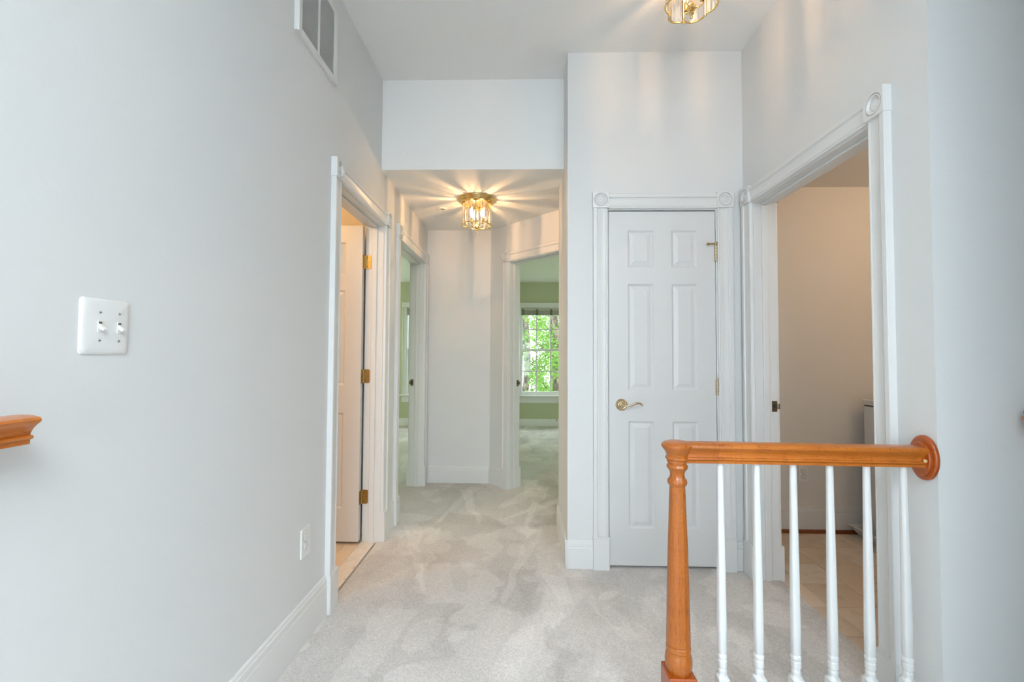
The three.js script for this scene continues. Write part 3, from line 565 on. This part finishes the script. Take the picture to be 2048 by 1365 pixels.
function tree(x, d, h, lean, leaves, label, li) {
  const t = thing('tree', label, 'tree', P(x, -3, d), { group: 'trees outside the bedroom windows' });
  const r0 = 0.085 + h * 0.006;
  const at = (y) => new THREE.Vector3(x + lean * (y + 3) + 0.06 * Math.sin((y + x) * 1.3), y, -d + 0.05 * Math.sin(y * 0.9 + x));
  const trunk = [];
  for (let y = -3; y <= h - 2.5; y += 0.7) trunk.push(at(y));
  part(t, 'trunk', uvBox(tube(trunk, r0, 40, 10)), M.bark);
  const wood = [], tips = [];
  for (let i = 0; i < 26; i++) {
    const y = -1.8 + (h - 1.2) * i / 26, p = at(y), a = rnd() * 6.28, l = (0.55 + rnd() * 0.65);
    const q = p.clone().add(new THREE.Vector3(Math.cos(a) * l * 0.55, 0.25 + rnd() * 0.3, Math.sin(a) * l * 0.55)), e = p.clone().add(new THREE.Vector3(Math.cos(a) * l, 0.35 + rnd() * 0.5, Math.sin(a) * l));
    wood.push(tube([p, q, e], 0.014 + rnd() * 0.012, 8, 5));
    for (let k = 0; k < 3; k++) tips.push(p.clone().lerp(e, 0.45 + 0.3 * k));
  }
  part(t, 'branches', uvBox(merge(wood)), M.bark);
  const pos = [], v = new THREE.Vector3(), q = new THREE.Quaternion(), eu = new THREE.Euler();
  for (let i = 0; i < leaves; i++) {
    const c = tips[Math.floor(rnd() * tips.length)], rr = 0.36 * Math.cbrt(rnd()), th = rnd() * 6.28, z = rnd() * 2 - 1, sq = Math.sqrt(1 - z * z);
    const o = new THREE.Vector3(c.x + rr * sq * Math.cos(th), c.y + rr * z * 0.7 - 0.05, c.z + rr * sq * Math.sin(th));
    q.setFromEuler(eu.set(-0.9 + (rnd() - 0.5) * 1.2, rnd() * 6.28, (rnd() - 0.5) * 1.0));
    const L = 0.07 + rnd() * 0.05, w = L * 0.26, f = L * 0.07;
    const pts = [[0, 0, 0], [w, f, L * 0.45], [0, 0, L], [-w, f, L * 0.45]].map((k) => v.set(...k).applyQuaternion(q).add(o).toArray());
    pos.push(...pts[0], ...pts[1], ...pts[2], ...pts[0], ...pts[2], ...pts[3]);
  }
  const g = new THREE.BufferGeometry(); g.setAttribute('position', new THREE.Float32BufferAttribute(pos, 3)); g.computeVertexNormals();
  const fo = part(t, 'foliage', uvBox(g), leafMats[li % 3]); fo.userData.kind = 'stuff';
}
tree(1.02, 14.2, 9.5, 0.010, 9000, 'grey-barked tree with lime leaves beyond the far bedroom window', 1);
tree(0.15, 18.0, 9.0, 0.0, 11000, 'bright green tree set back beside the grey-barked one', 1);
tree(3.6, 17.4, 9.5, 0.0, 9000, 'deeper green tree standing behind the grey-barked one', 2);
tree(-2.75, 14.2, 9.0, 0.0, 8000, 'mid green tree outside the window of the bedroom beside the bathroom', 0);
tree(1.5, 22.0, 10.5, 0.0, 9000, 'tall tree at the back of the yard behind the grey-barked one', 0);
tree(-6.3, 15.0, 9.0, 0.0, 4000, 'tree at the end of the row past the bedroom beside the bathroom', 2);
tree(5.0, 14.0, 9.0, 0.0, 4000, 'tree at the end of the row past the far bedroom', 1);

// ---------------------------------------------------------------- ceiling lights
function ceilingLight(x, d, yc, cd, label) {
  const t = thing('ceiling_light', label, 'ceiling light', P(x, yc - 0.262, d), { group: 'brass lantern ceiling lights' });
  // pan
  part(t, 'canopy', lathe([[0, 0], [0.150, 0], [0.152, -0.003], [0.150, -0.009], [0.145, -0.013], [0.140, -0.012], [0.134, -0.021], [0.128, -0.026], [0.121, -0.026], [0.118, -0.031], [0.104, -0.033], [0.03, -0.034], [0, -0.034]], x, yc, d, 56), M.brass);
  const top = yc - 0.033, bot = yc - 0.198, N = 6, rIn = 0.096, rOut = 0.115;
  const lobe = (a) => { const k = (a * N / (2 * Math.PI)) % 1; return rIn + (rOut - rIn) * Math.pow(Math.sin(Math.PI * k), 0.75); };
  const off = Math.PI / 2;
  const pt = (a, y, dr = 0) => new THREE.Vector3(x + (lobe(a) + dr) * Math.cos(a + off), y, -d - (lobe(a) + dr) * Math.sin(a + off));
  // curved panes between the ribs, rims and ribs
  const ringPts = []; for (let i = 0; i < 96; i++) ringPts.push(pt(i / 96 * 2 * Math.PI, bot));
  part(t, 'lower_rim', tube(ringPts, 0.0042, 192, 8, true), M.brass);
  part(t, 'upper_rim', tube(ringPts.map((p) => p.clone().setY(top - 0.004)), 0.004, 192, 6, true), M.brass);
  for (let k = 0; k < N; k++) {
    const a = k / N * 2 * Math.PI, p = pt(a + 1e-4, top);
    const rb = part(t, 'rib', lathe([[0.0046, bot - top - 0.008], [0.0046, 0]], p.x, top, -p.z, 10), M.brass);
    part(rb, 'ball', lathe([[0, -0.006], [0.004, -0.004], [0.005, 0], [0.004, 0.004], [0, 0.006]], p.x, bot - 0.008, -p.z, 10), M.brass);
    const list = [];
    for (const [g0, g1] of [[0.18, 0.40], [0.60, 0.82]]) for (let i = 0; i < 5; i++) {
      const u = a + (g0 + (g1 - g0) * i / 5) * 2 * Math.PI / N, w = a + (g0 + (g1 - g0) * (i + 1) / 5) * 2 * Math.PI / N;
      const A = pt(u, bot), B = pt(w, bot), C = pt(w, top - 0.004), E = pt(u, top - 0.004);
      for (const q of [A, B, C, A, C, E]) list.push(...q.toArray());
    }
    const g = new THREE.BufferGeometry(); g.setAttribute('position', new THREE.Float32BufferAttribute(list, 3)); g.computeVertexNormals();
    const gp = part(t, 'glass_pane', uvBox(toCreasedNormals(g, 0.8)), M.glass, 'clear curved glass');
    for (const [f0, f1, sl] of [[0.045, 0.18, 1], [0.40, 0.60, 0], [0.82, 0.955, -1]]) {        // thick cut bands added to block the bulbs into rays on the ceiling
      const outer = [], inner = [];
      for (let i = 0; i <= 4; i++) { const f = f0 + (f1 - f0) * i / 4, u = a + f * 2 * Math.PI / N, e = 0.0014 + 0.0030 * (sl > 0 ? 1 - i / 4 : sl < 0 ? i / 4 : 1 - Math.abs(i - 2) / 2); outer.push(pt(u, 0, 0)); inner.push(pt(u, 0, -e)); }
      const poly = [...outer, ...inner.reverse()].map((p) => [p.x, p.z]);
      part(gp, 'ray_band', prism(poly, new THREE.Vector3(0, bot + 0.004, 0), new THREE.Vector3(0, top - 0.006, 0), PX, ND, 0.3), M.cutGlass, 'thick cut glass band added to break the light into rays');
    }
  }
  // centre stem, hub, finial
  part(t, 'stem', lathe([[0.0045, -0.225], [0.0045, -0.03]], x, yc, d, 12), M.brass);
  part(t, 'hub', lathe([[0, -0.228], [0.008, -0.226], [0.018, -0.218], [0.020, -0.206], [0.014, -0.196], [0.008, -0.190], [0.0045, -0.186]], x, yc, d, 24), M.brass);
  part(t, 'finial', lathe([[0, -0.262], [0.004, -0.260], [0.0065, -0.254], [0.004, -0.248], [0.005, -0.243], [0.011, -0.238], [0.012, -0.232], [0.006, -0.228], [0, -0.226]], x, yc, d, 20), M.brass);
  for (let k = 0; k < 3; k++) {
    const a = k / 3 * 2 * Math.PI + 0.35, c = Math.cos(a), s = Math.sin(a), R = 0.046;
    const q = (r, y) => new THREE.Vector3(x + r * c, yc + y, -d + r * s);
    const arm = part(t, 'arm', tube([q(0.012, -0.208), q(0.028, -0.214), q(0.042, -0.206), q(R, -0.190)], 0.0032, 14, 8), M.brass);
    part(arm, 'socket', lathe([[0.006, -0.192], [0.011, -0.188], [0.0095, -0.180], [0.0095, -0.150], [0, -0.150]], x + R * c, yc, d - R * s, 14), M.brass);
    part(arm, 'bulb', lathe([[0, -0.148], [0.007, -0.147], [0.012, -0.132], [0.0145, -0.115], [0.013, -0.097], [0.008, -0.080], [0.003, -0.068], [0, -0.065]], x + R * c, yc, d - R * s, 18), M.bulb, 'glowing flame-shaped bulb');
    const l = new THREE.PointLight(WARM, cd, 0, 2); l.position.set(x + R * c, yc - 0.112, -d + R * s); l.castShadow = true; l.shadow.radius = 0.1; l.name = 'candle_bulb_light'; scene.add(l);
  }
}
ceilingLight(-0.350, 3.378, HS, HALL_CD, 'brass and clear glass lantern light under the low hall ceiling');
ceilingLight(0.756, 1.980, HC, LANDING_CD, 'brass and clear glass lantern light on the high ceiling before the closet');

// lamps of the two side rooms (out of sight above their doorways)
function globe(name, label, x, y, d, cd, color) {
  const t = thing(name, label, 'ceiling light', P(x, y - 0.13, d));
  part(t, 'base', lathe([[0, 0], [0.09, 0], [0.09, -0.02], [0.06, -0.025], [0, -0.025]], x, y, d, 28), M.brass);
  part(t, 'bulb_globe', lathe([[0, -0.125], [0.03, -0.12], [0.052, -0.10], [0.058, -0.075], [0.05, -0.045], [0.03, -0.025]], x, y, d, 24), M.bulb);
  const l = new THREE.PointLight(color, cd, 0, 2); l.position.set(x, y - 0.08, -d); l.castShadow = true; l.shadow.radius = 2.5; l.name = name + '_light'; scene.add(l);
}
globe('bath_ceiling_light', 'globe lamp on the bathroom ceiling', -1.75, HS, 1.75, BATH_CD, new THREE.Color().setRGB(1, 0.66, 0.36));
globe('laundry_ceiling_light', 'globe lamp on the laundry ceiling', 2.5, HS, 2.15, LAUNDRY_CD, new THREE.Color().setRGB(1, 0.67, 0.41));

{ // concealed sprinkler in the hall ceiling
  const x = -0.652, d = 3.58, t = thing('fire_sprinkler', 'small white recessed sprinkler in the hall ceiling', 'sprinkler', P(x, HS - 0.012, d));
  part(t, 'escutcheon_ring', lathe([[0.018, -0.001], [0.021, -0.009], [0.026, -0.010], [0.037, -0.004], [0.039, 0]], x, HS, d, 32), M.plastic);
  part(t, 'cup', lathe([[0, -0.0005], [0.019, -0.0005]], x, HS, d, 24), M.bronze);
  for (const k of [-1, 1]) part(t, 'frame_arm', box(x + k * 0.008 - 0.002, x + k * 0.008 + 0.002, HS - 0.010, HS, d - 0.003, d + 0.003), M.bronze);
  part(t, 'deflector', lathe([[0, -0.012], [0.010, -0.012], [0.010, -0.010], [0, -0.010]], x, HS, d, 16), M.steel);
}

// ---------------------------------------------------------------- air return grille
{
  const q0 = 1.712, q1 = 2.080, y0 = 2.492, y1 = 2.846, t = thing('air_return_grille', 'white louvred air return grille high on the wall', 'vent', P(XL, y0, (q0 + q1) / 2));
  const F = frame(P(XL, 0, q0), PD, PX), W = q1 - q0, b = 0.033, mid = 0.182;
  part(t, 'frame', merge([
    prism([[0, 0], [0, 0.012], [0.004, 0.019], [b, 0.016], [b, 0]], F.at(0, y0, 0), F.at(0, y1, 0), F.a, F.n), prism([[0, 0], [0, 0.012], [0.004, 0.019], [b, 0.016], [b, 0]], F.at(W, y0, 0), F.at(W, y1, 0), F.a.clone().negate(), F.n),
    prism([[0, 0], [0, 0.012], [0.004, 0.019], [0.026, 0.016], [0.026, 0]], F.at(b, y0, 0), F.at(W - b, y0, 0), UP, F.n), prism([[0, 0], [0, 0.012], [0.004, 0.019], [0.026, 0.016], [0.026, 0]], F.at(b, y1, 0), F.at(W - b, y1, 0), UP.clone().negate(), F.n)]), M.trim);
  part(t, 'mullion', fbox(F, mid - 0.008, mid + 0.008, y0 + 0.026, y1 - 0.026, 0.002, 0.016), M.trim);
  { // sheet metal duct running back through the wall
    const [a, e, c, h, z] = [b - 0.001, W - b + 0.001, y0 + 0.025, y1 - 0.025, -0.45];
    part(t, 'duct', merge([fbox(F, a, e, c - 0.001, c, z, 0.001), fbox(F, a, e, h, h + 0.001, z, 0.001), fbox(F, a - 0.001, a, c, h, z, 0.001), fbox(F, e, e + 0.001, c, h, z, 0.001), fbox(F, a, e, c, h, z - 0.001, z)]), M.galvanised, 'galvanised duct behind the louvers');
  }
  for (const [a, e] of [[b, mid - 0.008], [mid + 0.008, W - b]]) {
    const list = [];
    for (let y = y0 + 0.0265; y < y1 - 0.034; y += 0.0068) list.push(prism([[0, 0.0022], [0.0008, 0.0022], [0.0062, 0.0148], [0.0050, 0.0152]], F.at(a, y + 0.006, 0), F.at(e, y + 0.006, 0), UP.clone().negate(), F.n, 0));
    const o = part(t, 'louvers', merge(list), M.trim); o.userData.kind = 'stuff';
  }
}

// ---------------------------------------------------------------- switch and outlets
{
  const qc = 0.9505, yc = 1.2585, w = 0.114, h = 0.120, F = frame(P(XL, yc, qc), PD, PX);
  const t = thing('light_switch', 'white double toggle light switch plate on the long wall', 'light switch', P(XL, yc - h / 2, qc));
  const pos = [], rr = (i, n) => { const pts = [], r = 0.008; for (const [cx, cy, a0_] of [[w / 2 - i - r, h / 2 - i - r, 0], [-w / 2 + i + r, h / 2 - i - r, 1], [-w / 2 + i + r, -h / 2 + i + r, 2], [w / 2 - i - r, -h / 2 + i + r, 3]]) for (let k = 0; k <= 4; k++) { const a = (a0_ + k / 4) * Math.PI / 2; pts.push(F.at(cx + r * Math.cos(a), cy + r * Math.sin(a), n)); } return pts; };
  const rings = [rr(0, 0), rr(0.0005, 0.0025), rr(0.004, 0.0048), rr(0.012, 0.0062)];
  const tri = (a, b, c) => pos.push(...a.toArray(), ...b.toArray(), ...c.toArray());
  for (let k = 0; k < 3; k++) for (let i = 0; i < 20; i++) { const j = (i + 1) % 20, A = rings[k], B = rings[k + 1]; tri(A[i], A[j], B[j]); tri(A[i], B[j], B[i]); }
  const c = F.at(0, 0, 0.0064); for (let i = 0; i < 20; i++) tri(rings[3][i], rings[3][(i + 1) % 20], c);
  const g = new THREE.BufferGeometry(); g.setAttribute('position', new THREE.Float32BufferAttribute(pos, 3)); g.computeVertexNormals();
  part(t, 'plate', uvBox(toCreasedNormals(g, 0.4)), M.plastic);
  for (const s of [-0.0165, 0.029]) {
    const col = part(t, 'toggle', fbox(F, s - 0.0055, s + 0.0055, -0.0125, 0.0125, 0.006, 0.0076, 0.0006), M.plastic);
    part(col, 'slot', fbox(F, s - 0.0036, s + 0.0036, 0.0062, 0.0105, 0.0072, 0.0078), M.bronze);  // raised dark bar, coloured to stand for the shaded gap above the lever
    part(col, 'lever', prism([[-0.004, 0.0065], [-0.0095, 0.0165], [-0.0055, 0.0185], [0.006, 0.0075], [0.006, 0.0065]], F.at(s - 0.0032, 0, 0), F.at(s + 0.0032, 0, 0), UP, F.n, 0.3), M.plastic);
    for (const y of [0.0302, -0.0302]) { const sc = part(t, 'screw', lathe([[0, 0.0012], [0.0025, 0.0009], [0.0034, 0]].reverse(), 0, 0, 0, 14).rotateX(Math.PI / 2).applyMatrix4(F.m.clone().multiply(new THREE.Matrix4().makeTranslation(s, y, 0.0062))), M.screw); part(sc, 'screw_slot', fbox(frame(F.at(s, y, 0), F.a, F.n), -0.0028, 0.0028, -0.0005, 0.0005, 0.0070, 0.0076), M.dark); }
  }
}
function outlet(F, label, w = 0.072, h = 0.116) {
  const t = thing('wall_outlet', label, 'outlet', F.at(0, -h / 2, 0));
  const place = (g) => uvBox(norm(g).applyMatrix4(F.m));
  const r = 0.006, sh = new THREE.Shape();
  sh.moveTo(-w / 2 + r, -h / 2); sh.lineTo(w / 2 - r, -h / 2); sh.quadraticCurveTo(w / 2, -h / 2, w / 2, -h / 2 + r); sh.lineTo(w / 2, h / 2 - r); sh.quadraticCurveTo(w / 2, h / 2, w / 2 - r, h / 2); sh.lineTo(-w / 2 + r, h / 2); sh.quadraticCurveTo(-w / 2, h / 2, -w / 2, h / 2 - r); sh.lineTo(-w / 2, -h / 2 + r); sh.quadraticCurveTo(-w / 2, -h / 2, -w / 2 + r, -h / 2);
  for (const y of [0.0195, -0.0195]) { const p = new THREE.Path(); p.absellipse(0, y, 0.0182, 0.0155, 0, Math.PI * 2, true); sh.holes.push(p); }
  part(t, 'plate', place(new THREE.ExtrudeGeometry(sh, { depth: 0.0035, bevelEnabled: true, bevelThickness: 0.0022, bevelSize: 0.0016, bevelOffset: -0.0016, bevelSegments: 3, curveSegments: 24 })), M.plastic);
  part(t, 'contact_strap', fbox(F, -0.012, 0.012, -0.040, 0.040, 0.0002, 0.0008), M.antique, 'brass contact strap inside the outlet');
  for (const y of [0.0195, -0.0195]) {                             // receptacle face with real slots, set in its opening
    const f = new THREE.Shape(); f.absellipse(0, y, 0.0168, 0.0142, 0, Math.PI * 2, false);
    for (const [s, hh] of [[-0.0064, 0.0047], [0.0064, 0.0038]]) { const p = new THREE.Path(); p.moveTo(s - 0.0012, y + 0.003 - hh); p.lineTo(s - 0.0012, y + 0.003 + hh); p.lineTo(s + 0.0012, y + 0.003 + hh); p.lineTo(s + 0.0012, y + 0.003 - hh); p.closePath(); f.holes.push(p); }
    const gh = new THREE.Path(); gh.absellipse(0, y - 0.0074, 0.0027, 0.0027, 0, Math.PI * 2, true); f.holes.push(gh);
    part(t, 'receptacle', place(new THREE.ExtrudeGeometry(f, { depth: 0.0062, bevelEnabled: false, curveSegments: 24 }).translate(0, 0, 0.0009)), M.plastic);
  }
  part(t, 'screw', norm(new THREE.CylinderGeometry(0.003, 0.003, 0.001, 12)).rotateX(Math.PI / 2).applyMatrix4(F.m.clone().multiply(new THREE.Matrix4().makeTranslation(0, 0, 0.0060))), M.screw);
}
outlet(frame(P(XL, 0.412, 1.883), PD, PX), 'white duplex outlet on the long wall above the baseboard', 0.078, 0.120);
outlet(frame(P(1.941, 0.392, DLW), PX, ND), 'white duplex outlet on the laundry back wall behind the railing');
{ const t = thing('cable_jack', 'small black cable jack in the bedroom baseboard under the window', 'jack', P(0.588, 0.094, DWIN - 0.015)); part(t, 'plate', box(0.580, 0.596, 0.094, 0.112, DWIN - 0.018, DWIN - 0.014, 0.001), M.dark); part(t, 'socket', lathe([[0, 0], [0.004, 0], [0.004, 0.006], [0, 0.006]], 0, 0, 0, 10).rotateX(Math.PI / 2).translate(0.588, 0.103, -(DWIN - 0.018)), M.bronze); }

// ---------------------------------------------------------------- oak railing
const RAIL = [[0.0205, 0], [0.0205, 0.0076], [0.0188, 0.0092], [0.0236, 0.0108], [0.0252, 0.0138], [0.0238, 0.0168], [0.0184, 0.0184], [0.0178, 0.0230], [0.0192, 0.0315], [0.0232, 0.0400], [0.0288, 0.0440], [0.0312, 0.0490], [0.0300, 0.0550], [0.0250, 0.0600], [0.0150, 0.0630], [0, 0.0640]];
const full = (half) => [...half, ...half.slice(0, -1).reverse().map(([a, b]) => [-a, b])];
{
  const DR = 1.437, YB = 0.866, NXP = 0.492;
  const t = thing('stair_railing', 'oak handrail on a turned newel with white balusters at the stair head', 'railing', P(0.86, 0, DR));
  part(t, 'handrail', uvGrain(prism(full(RAIL), P(0.615, YB, DR), P(XR - 0.020, YB - 0.006, DR), ND, UP, 0.6), 0), oakRail);
  const cap = part(t, 'rail_fitting', uvGrain(prism(full(RAIL.map(([a, b]) => [a * 0.985, b])), P(NXP + 0.02, YB, DR), P(0.6155, YB, DR), ND, UP, 0.6), 0), oak, 'lighter oak cap fitting');
  part(cap, 'newel_cap', uvGrain(lathe([[0, 0], [0.031, 0], [0.0315, 0.007], [0.035, 0.0095], [0.0362, 0.0135], [0.035, 0.0172], [0.032, 0.019], [0.0335, 0.026], [0.0385, 0.036], [0.0445, 0.0435], [0.0475, 0.049], [0.0470, 0.055], [0.042, 0.0605], [0.030, 0.0648], [0.012, 0.0665], [0, 0.0668]], NXP, YB, DR, 48), 0), oak);
  const nw = part(t, 'newel_post', uvGrain(lathe([[0.032, 0.215], [0.036, 0.223], [0.0405, 0.240], [0.0410, 0.255], [0.0385, 0.272], [0.0345, 0.280], [0.0340, 0.284], [0.0370, 0.287], [0.0375, 0.293], [0.0365, 0.299], [0.0335, 0.302], [0.0365, 0.306], [0.0362, 0.33], [0.0345, 0.42], [0.0300, 0.60], [0.0238, 0.782], [0.0232, 0.788], [0.0240, 0.792], [0.0285, 0.797], [0.0300, 0.804], [0.0285, 0.811], [0.0245, 0.815], [0.0225, 0.820], [0.0215, 0.826], [0.0225, 0.834], [0.0265, 0.842], [0.0305, 0.846], [0.0325, 0.851], [0.0310, 0.857], [0.0270, 0.861], [0.0270, 0.867]], NXP, 0, DR, 48), 1), oak);
  part(nw, 'square_base', uvGrain(box(NXP - 0.0425, NXP + 0.0425, -0.02, 0.221, DR - 0.0425, DR + 0.0425, 0.004), 1), oakDark);
  // white balusters
  for (let i = 0; i < 6; i++) {
    const x = 0.627 + i * 0.1134;
    const b = part(t, 'baluster', lathe([[0.0115, 0.205], [0.0138, 0.222], [0.0142, 0.228], [0.0120, 0.232], [0.0120, 0.235], [0.0146, 0.239], [0.0148, 0.256], [0.0125, 0.259], [0.0125, 0.261], [0.0150, 0.264], [0.0155, 0.269], [0.0150, 0.274], [0.0125, 0.277], [0.0125, 0.279], [0.0148, 0.283], [0.0147, 0.36], [0.0130, 0.56], [0.0108, 0.76], [0.0100, 0.868]], x, 0, DR, 24), M.trim);
    const sq = [[-0.0165, 0], [0.0165, 0]];
    part(b, 'square_base', uvBox(merge([box(x - 0.0165, x + 0.0165, -0.015, 0.205, DR - 0.0165, DR + 0.0165, 0.0015), norm(new THREE.CylinderGeometry(0.0135, 0.0228, 0.014, 4, 1)).rotateY(Math.PI / 4).translate(x, 0.211, -DR)])), M.trim);
  }
  // oval rosette on the wall
  const ry = 0.886, rd = DR + 0.003;
  const ell = (rx, ry_, x0, x1, r) => norm(new THREE.ExtrudeGeometry(new THREE.Shape().absellipse(0, 0, rx - r, ry_ - r, 0, Math.PI * 2), { depth: x1 - x0 - 2 * r, bevelEnabled: true, bevelThickness: r, bevelSize: r, bevelSegments: 4, curveSegments: 48 })).translate(0, 0, r).rotateY(-Math.PI / 2);
  const ro = part(t, 'rosette', uvGrain(ell(0.050, 0.070, 0, 0.015, 0.006).translate(XR, ry, -rd), 2), oakDark, 'darker oak oval wall rosette');
  part(ro, 'rosette_step', uvGrain(ell(0.038, 0.054, 0, 0.012, 0.004).translate(XR - 0.012, ry - 0.003, -rd), 1), oakDark);
  part(ro, 'screw_plug', norm(new THREE.SphereGeometry(0.0058, 14, 10)).translate(XR - 0.031, 0.882, -(DR - 0.0275)), M.maple, 'pale round screw plug');
}
// wall handrails of the stairs that come up behind the camera
const WRAIL = [[0.0135, 0], [0.0140, 0.0075], [0.0190, 0.0095], [0.0205, 0.0125], [0.0185, 0.0150], [0.0140, 0.0160], [0.0155, 0.0210], [0.0200, 0.0280], [0.0265, 0.0345], [0.0320, 0.0385], [0.0335, 0.0425], [0.0305, 0.0465], [0.0200, 0.0492], [0.0080, 0.0500], [0, 0.0502]];
{
  const x = -0.857, t = thing('wall_handrail', 'short oak handrail end on the wall by the light switch', 'handrail', P(x, 1.045, 0.2));
  part(t, 'rail', uvGrain(prism(full(WRAIL), P(x, 1.045, -0.9), P(x, 1.045, 0.752), PX, UP, 0.6), 2), oakRail);
  for (const d of [-0.6, 0.35]) { const b = part(t, 'bracket', tube([P(XL, 1.0, d), P(XL + 0.03, 1.0, d), P(x, 1.01, d), P(x, 1.046, d)], 0.006, 14, 8), M.antique); part(b, 'wall_plate', norm(new THREE.CylinderGeometry(0.022, 0.022, 0.006, 20)).rotateZ(Math.PI / 2).translate(XL + 0.003, 1.0, -d), M.antique); }
}
{
  const d = DEDGE - 0.055, y = 0.995, t = thing('wall_handrail', 'oak handrail end on the wall above the stairs', 'handrail', P(1.9, y, d));
  part(t, 'rail', uvGrain(prism(full(WRAIL), P(1.503, y, d), P(2.9, y - 0.9, d), PD, UP, 0.6), 0), oakRail);
  part(t, 'end_cap', uvGrain(norm(new THREE.SphereGeometry(0.027, 20, 14)).scale(0.9, 0.86, 1.1).translate(1.503, y + 0.024, -d), 0), oak);
  for (const x of [1.7, 2.6]) { const yy = y - (x - 1.503) * 0.644; const b = part(t, 'bracket', tube([P(x, yy - 0.05, DEDGE), P(x, yy - 0.05, DEDGE - 0.03), P(x, yy - 0.04, d), P(x, yy + 0.01, d)], 0.006, 14, 8), M.antique); part(b, 'wall_plate', norm(new THREE.CylinderGeometry(0.022, 0.022, 0.006, 20)).rotateX(Math.PI / 2).translate(x, yy - 0.05, -(DEDGE - 0.003)), M.antique); }
}

// ---------------------------------------------------------------- laundry machine in its pan
{
  const X0 = 2.305, X1 = 2.97, Q0 = 2.40, Q1 = 3.085;
  const pan = thing('drip_pan', 'white plastic drip pan under the washing machine', 'drip pan', P((X0 + X1) / 2, -0.003, (Q0 + Q1) / 2));
  const px0 = 2.245, px1 = 3.035, q0 = 2.33, q1 = 3.125, pos = [];
  const ring = (i, y) => [P(px0 + i, y, q0 + i), P(px1 - i, y, q0 + i), P(px1 - i, y, q1 - i), P(px0 + i, y, q1 - i)];
  const rings = [[0.030, -0.003], [0.012, 0.020], [0.004, 0.046], [-0.014, 0.054], [-0.014, 0.058], [0.006, 0.060], [0.018, 0.052], [0.030, 0.004]].map(([i, y]) => ring(i, y));
  const tri = (a, b, c) => pos.push(...a.toArray(), ...b.toArray(), ...c.toArray());
  for (let k = 0; k < rings.length - 1; k++) for (let e = 0; e < 4; e++) { const f = (e + 1) % 4; tri(rings[k][e], rings[k][f], rings[k + 1][f]); tri(rings[k][e], rings[k + 1][f], rings[k + 1][e]); }
  const L = rings[rings.length - 1]; tri(L[0], L[1], L[2]); tri(L[0], L[2], L[3]);
  const g = new THREE.BufferGeometry(); g.setAttribute('position', new THREE.Float32BufferAttribute(pos, 3)); g.computeVertexNormals();
  part(pan, 'tray', uvBox(g), M.panPlastic);
  part(pan, 'drain_fitting', norm(new THREE.CylinderGeometry(0.015, 0.015, 0.03, 16)).rotateZ(Math.PI / 2).translate(px0 - 0.004, 0.028, -2.72), M.dark);
  const w = thing('washing_machine', 'white washing machine standing in the drip pan', 'washer', P((X0 + X1) / 2, 0.004, (Q0 + Q1) / 2));
  part(w, 'cabinet', box(X0, X1, 0.024, 0.872, Q0, Q1, 0.012), M.enamel);
  part(w, 'top_panel', box(X0 - 0.004, X1, 0.877, 0.915, Q0 - 0.002, Q1 + 0.002, 0.008), M.enamel);
  part(w, 'gap_seal', box(X0 + 0.006, X1 - 0.006, 0.870, 0.879, Q0 + 0.006, Q1 - 0.006), M.dark);
  const dr = part(w, 'porthole_door', norm(new THREE.TorusGeometry(0.17, 0.028, 12, 40)).rotateY(Math.PI / 2).translate(X0 - 0.004, 0.47, -(Q0 + Q1) / 2 + 0.05), M.steel, 'chrome ringed round door');
  part(dr, 'door_glass', norm(new THREE.CylinderGeometry(0.165, 0.165, 0.012, 36)).rotateZ(Math.PI / 2).translate(X0 - 0.008, 0.47, -(Q0 + Q1) / 2 + 0.05), M.dark);
  const cp = part(w, 'control_panel', box(X0 - 0.006, X0 + 0.01, 0.755, 0.855, Q0 + 0.03, Q1 - 0.2, 0.004), M.enamel);
  part(cp, 'knob', norm(new THREE.CylinderGeometry(0.028, 0.030, 0.022, 24)).rotateZ(Math.PI / 2).translate(X0 - 0.014, 0.805, -2.62), M.steel);
  for (const [x, q] of [[X0 + 0.06, Q0 + 0.06], [X1 - 0.06, Q0 + 0.06], [X0 + 0.06, Q1 - 0.06], [X1 - 0.06, Q1 - 0.06]]) part(w, 'foot', lathe([[0, 0], [0.024, 0], [0.020, 0.012], [0.012, 0.014], [0.012, 0.03]], x, 0.0055, q, 16), M.dark);
}

scene.traverse((o) => { if (o.isMesh) { o.castShadow = true; o.receiveShadow = true; } });
renderer.render(scene, camera);
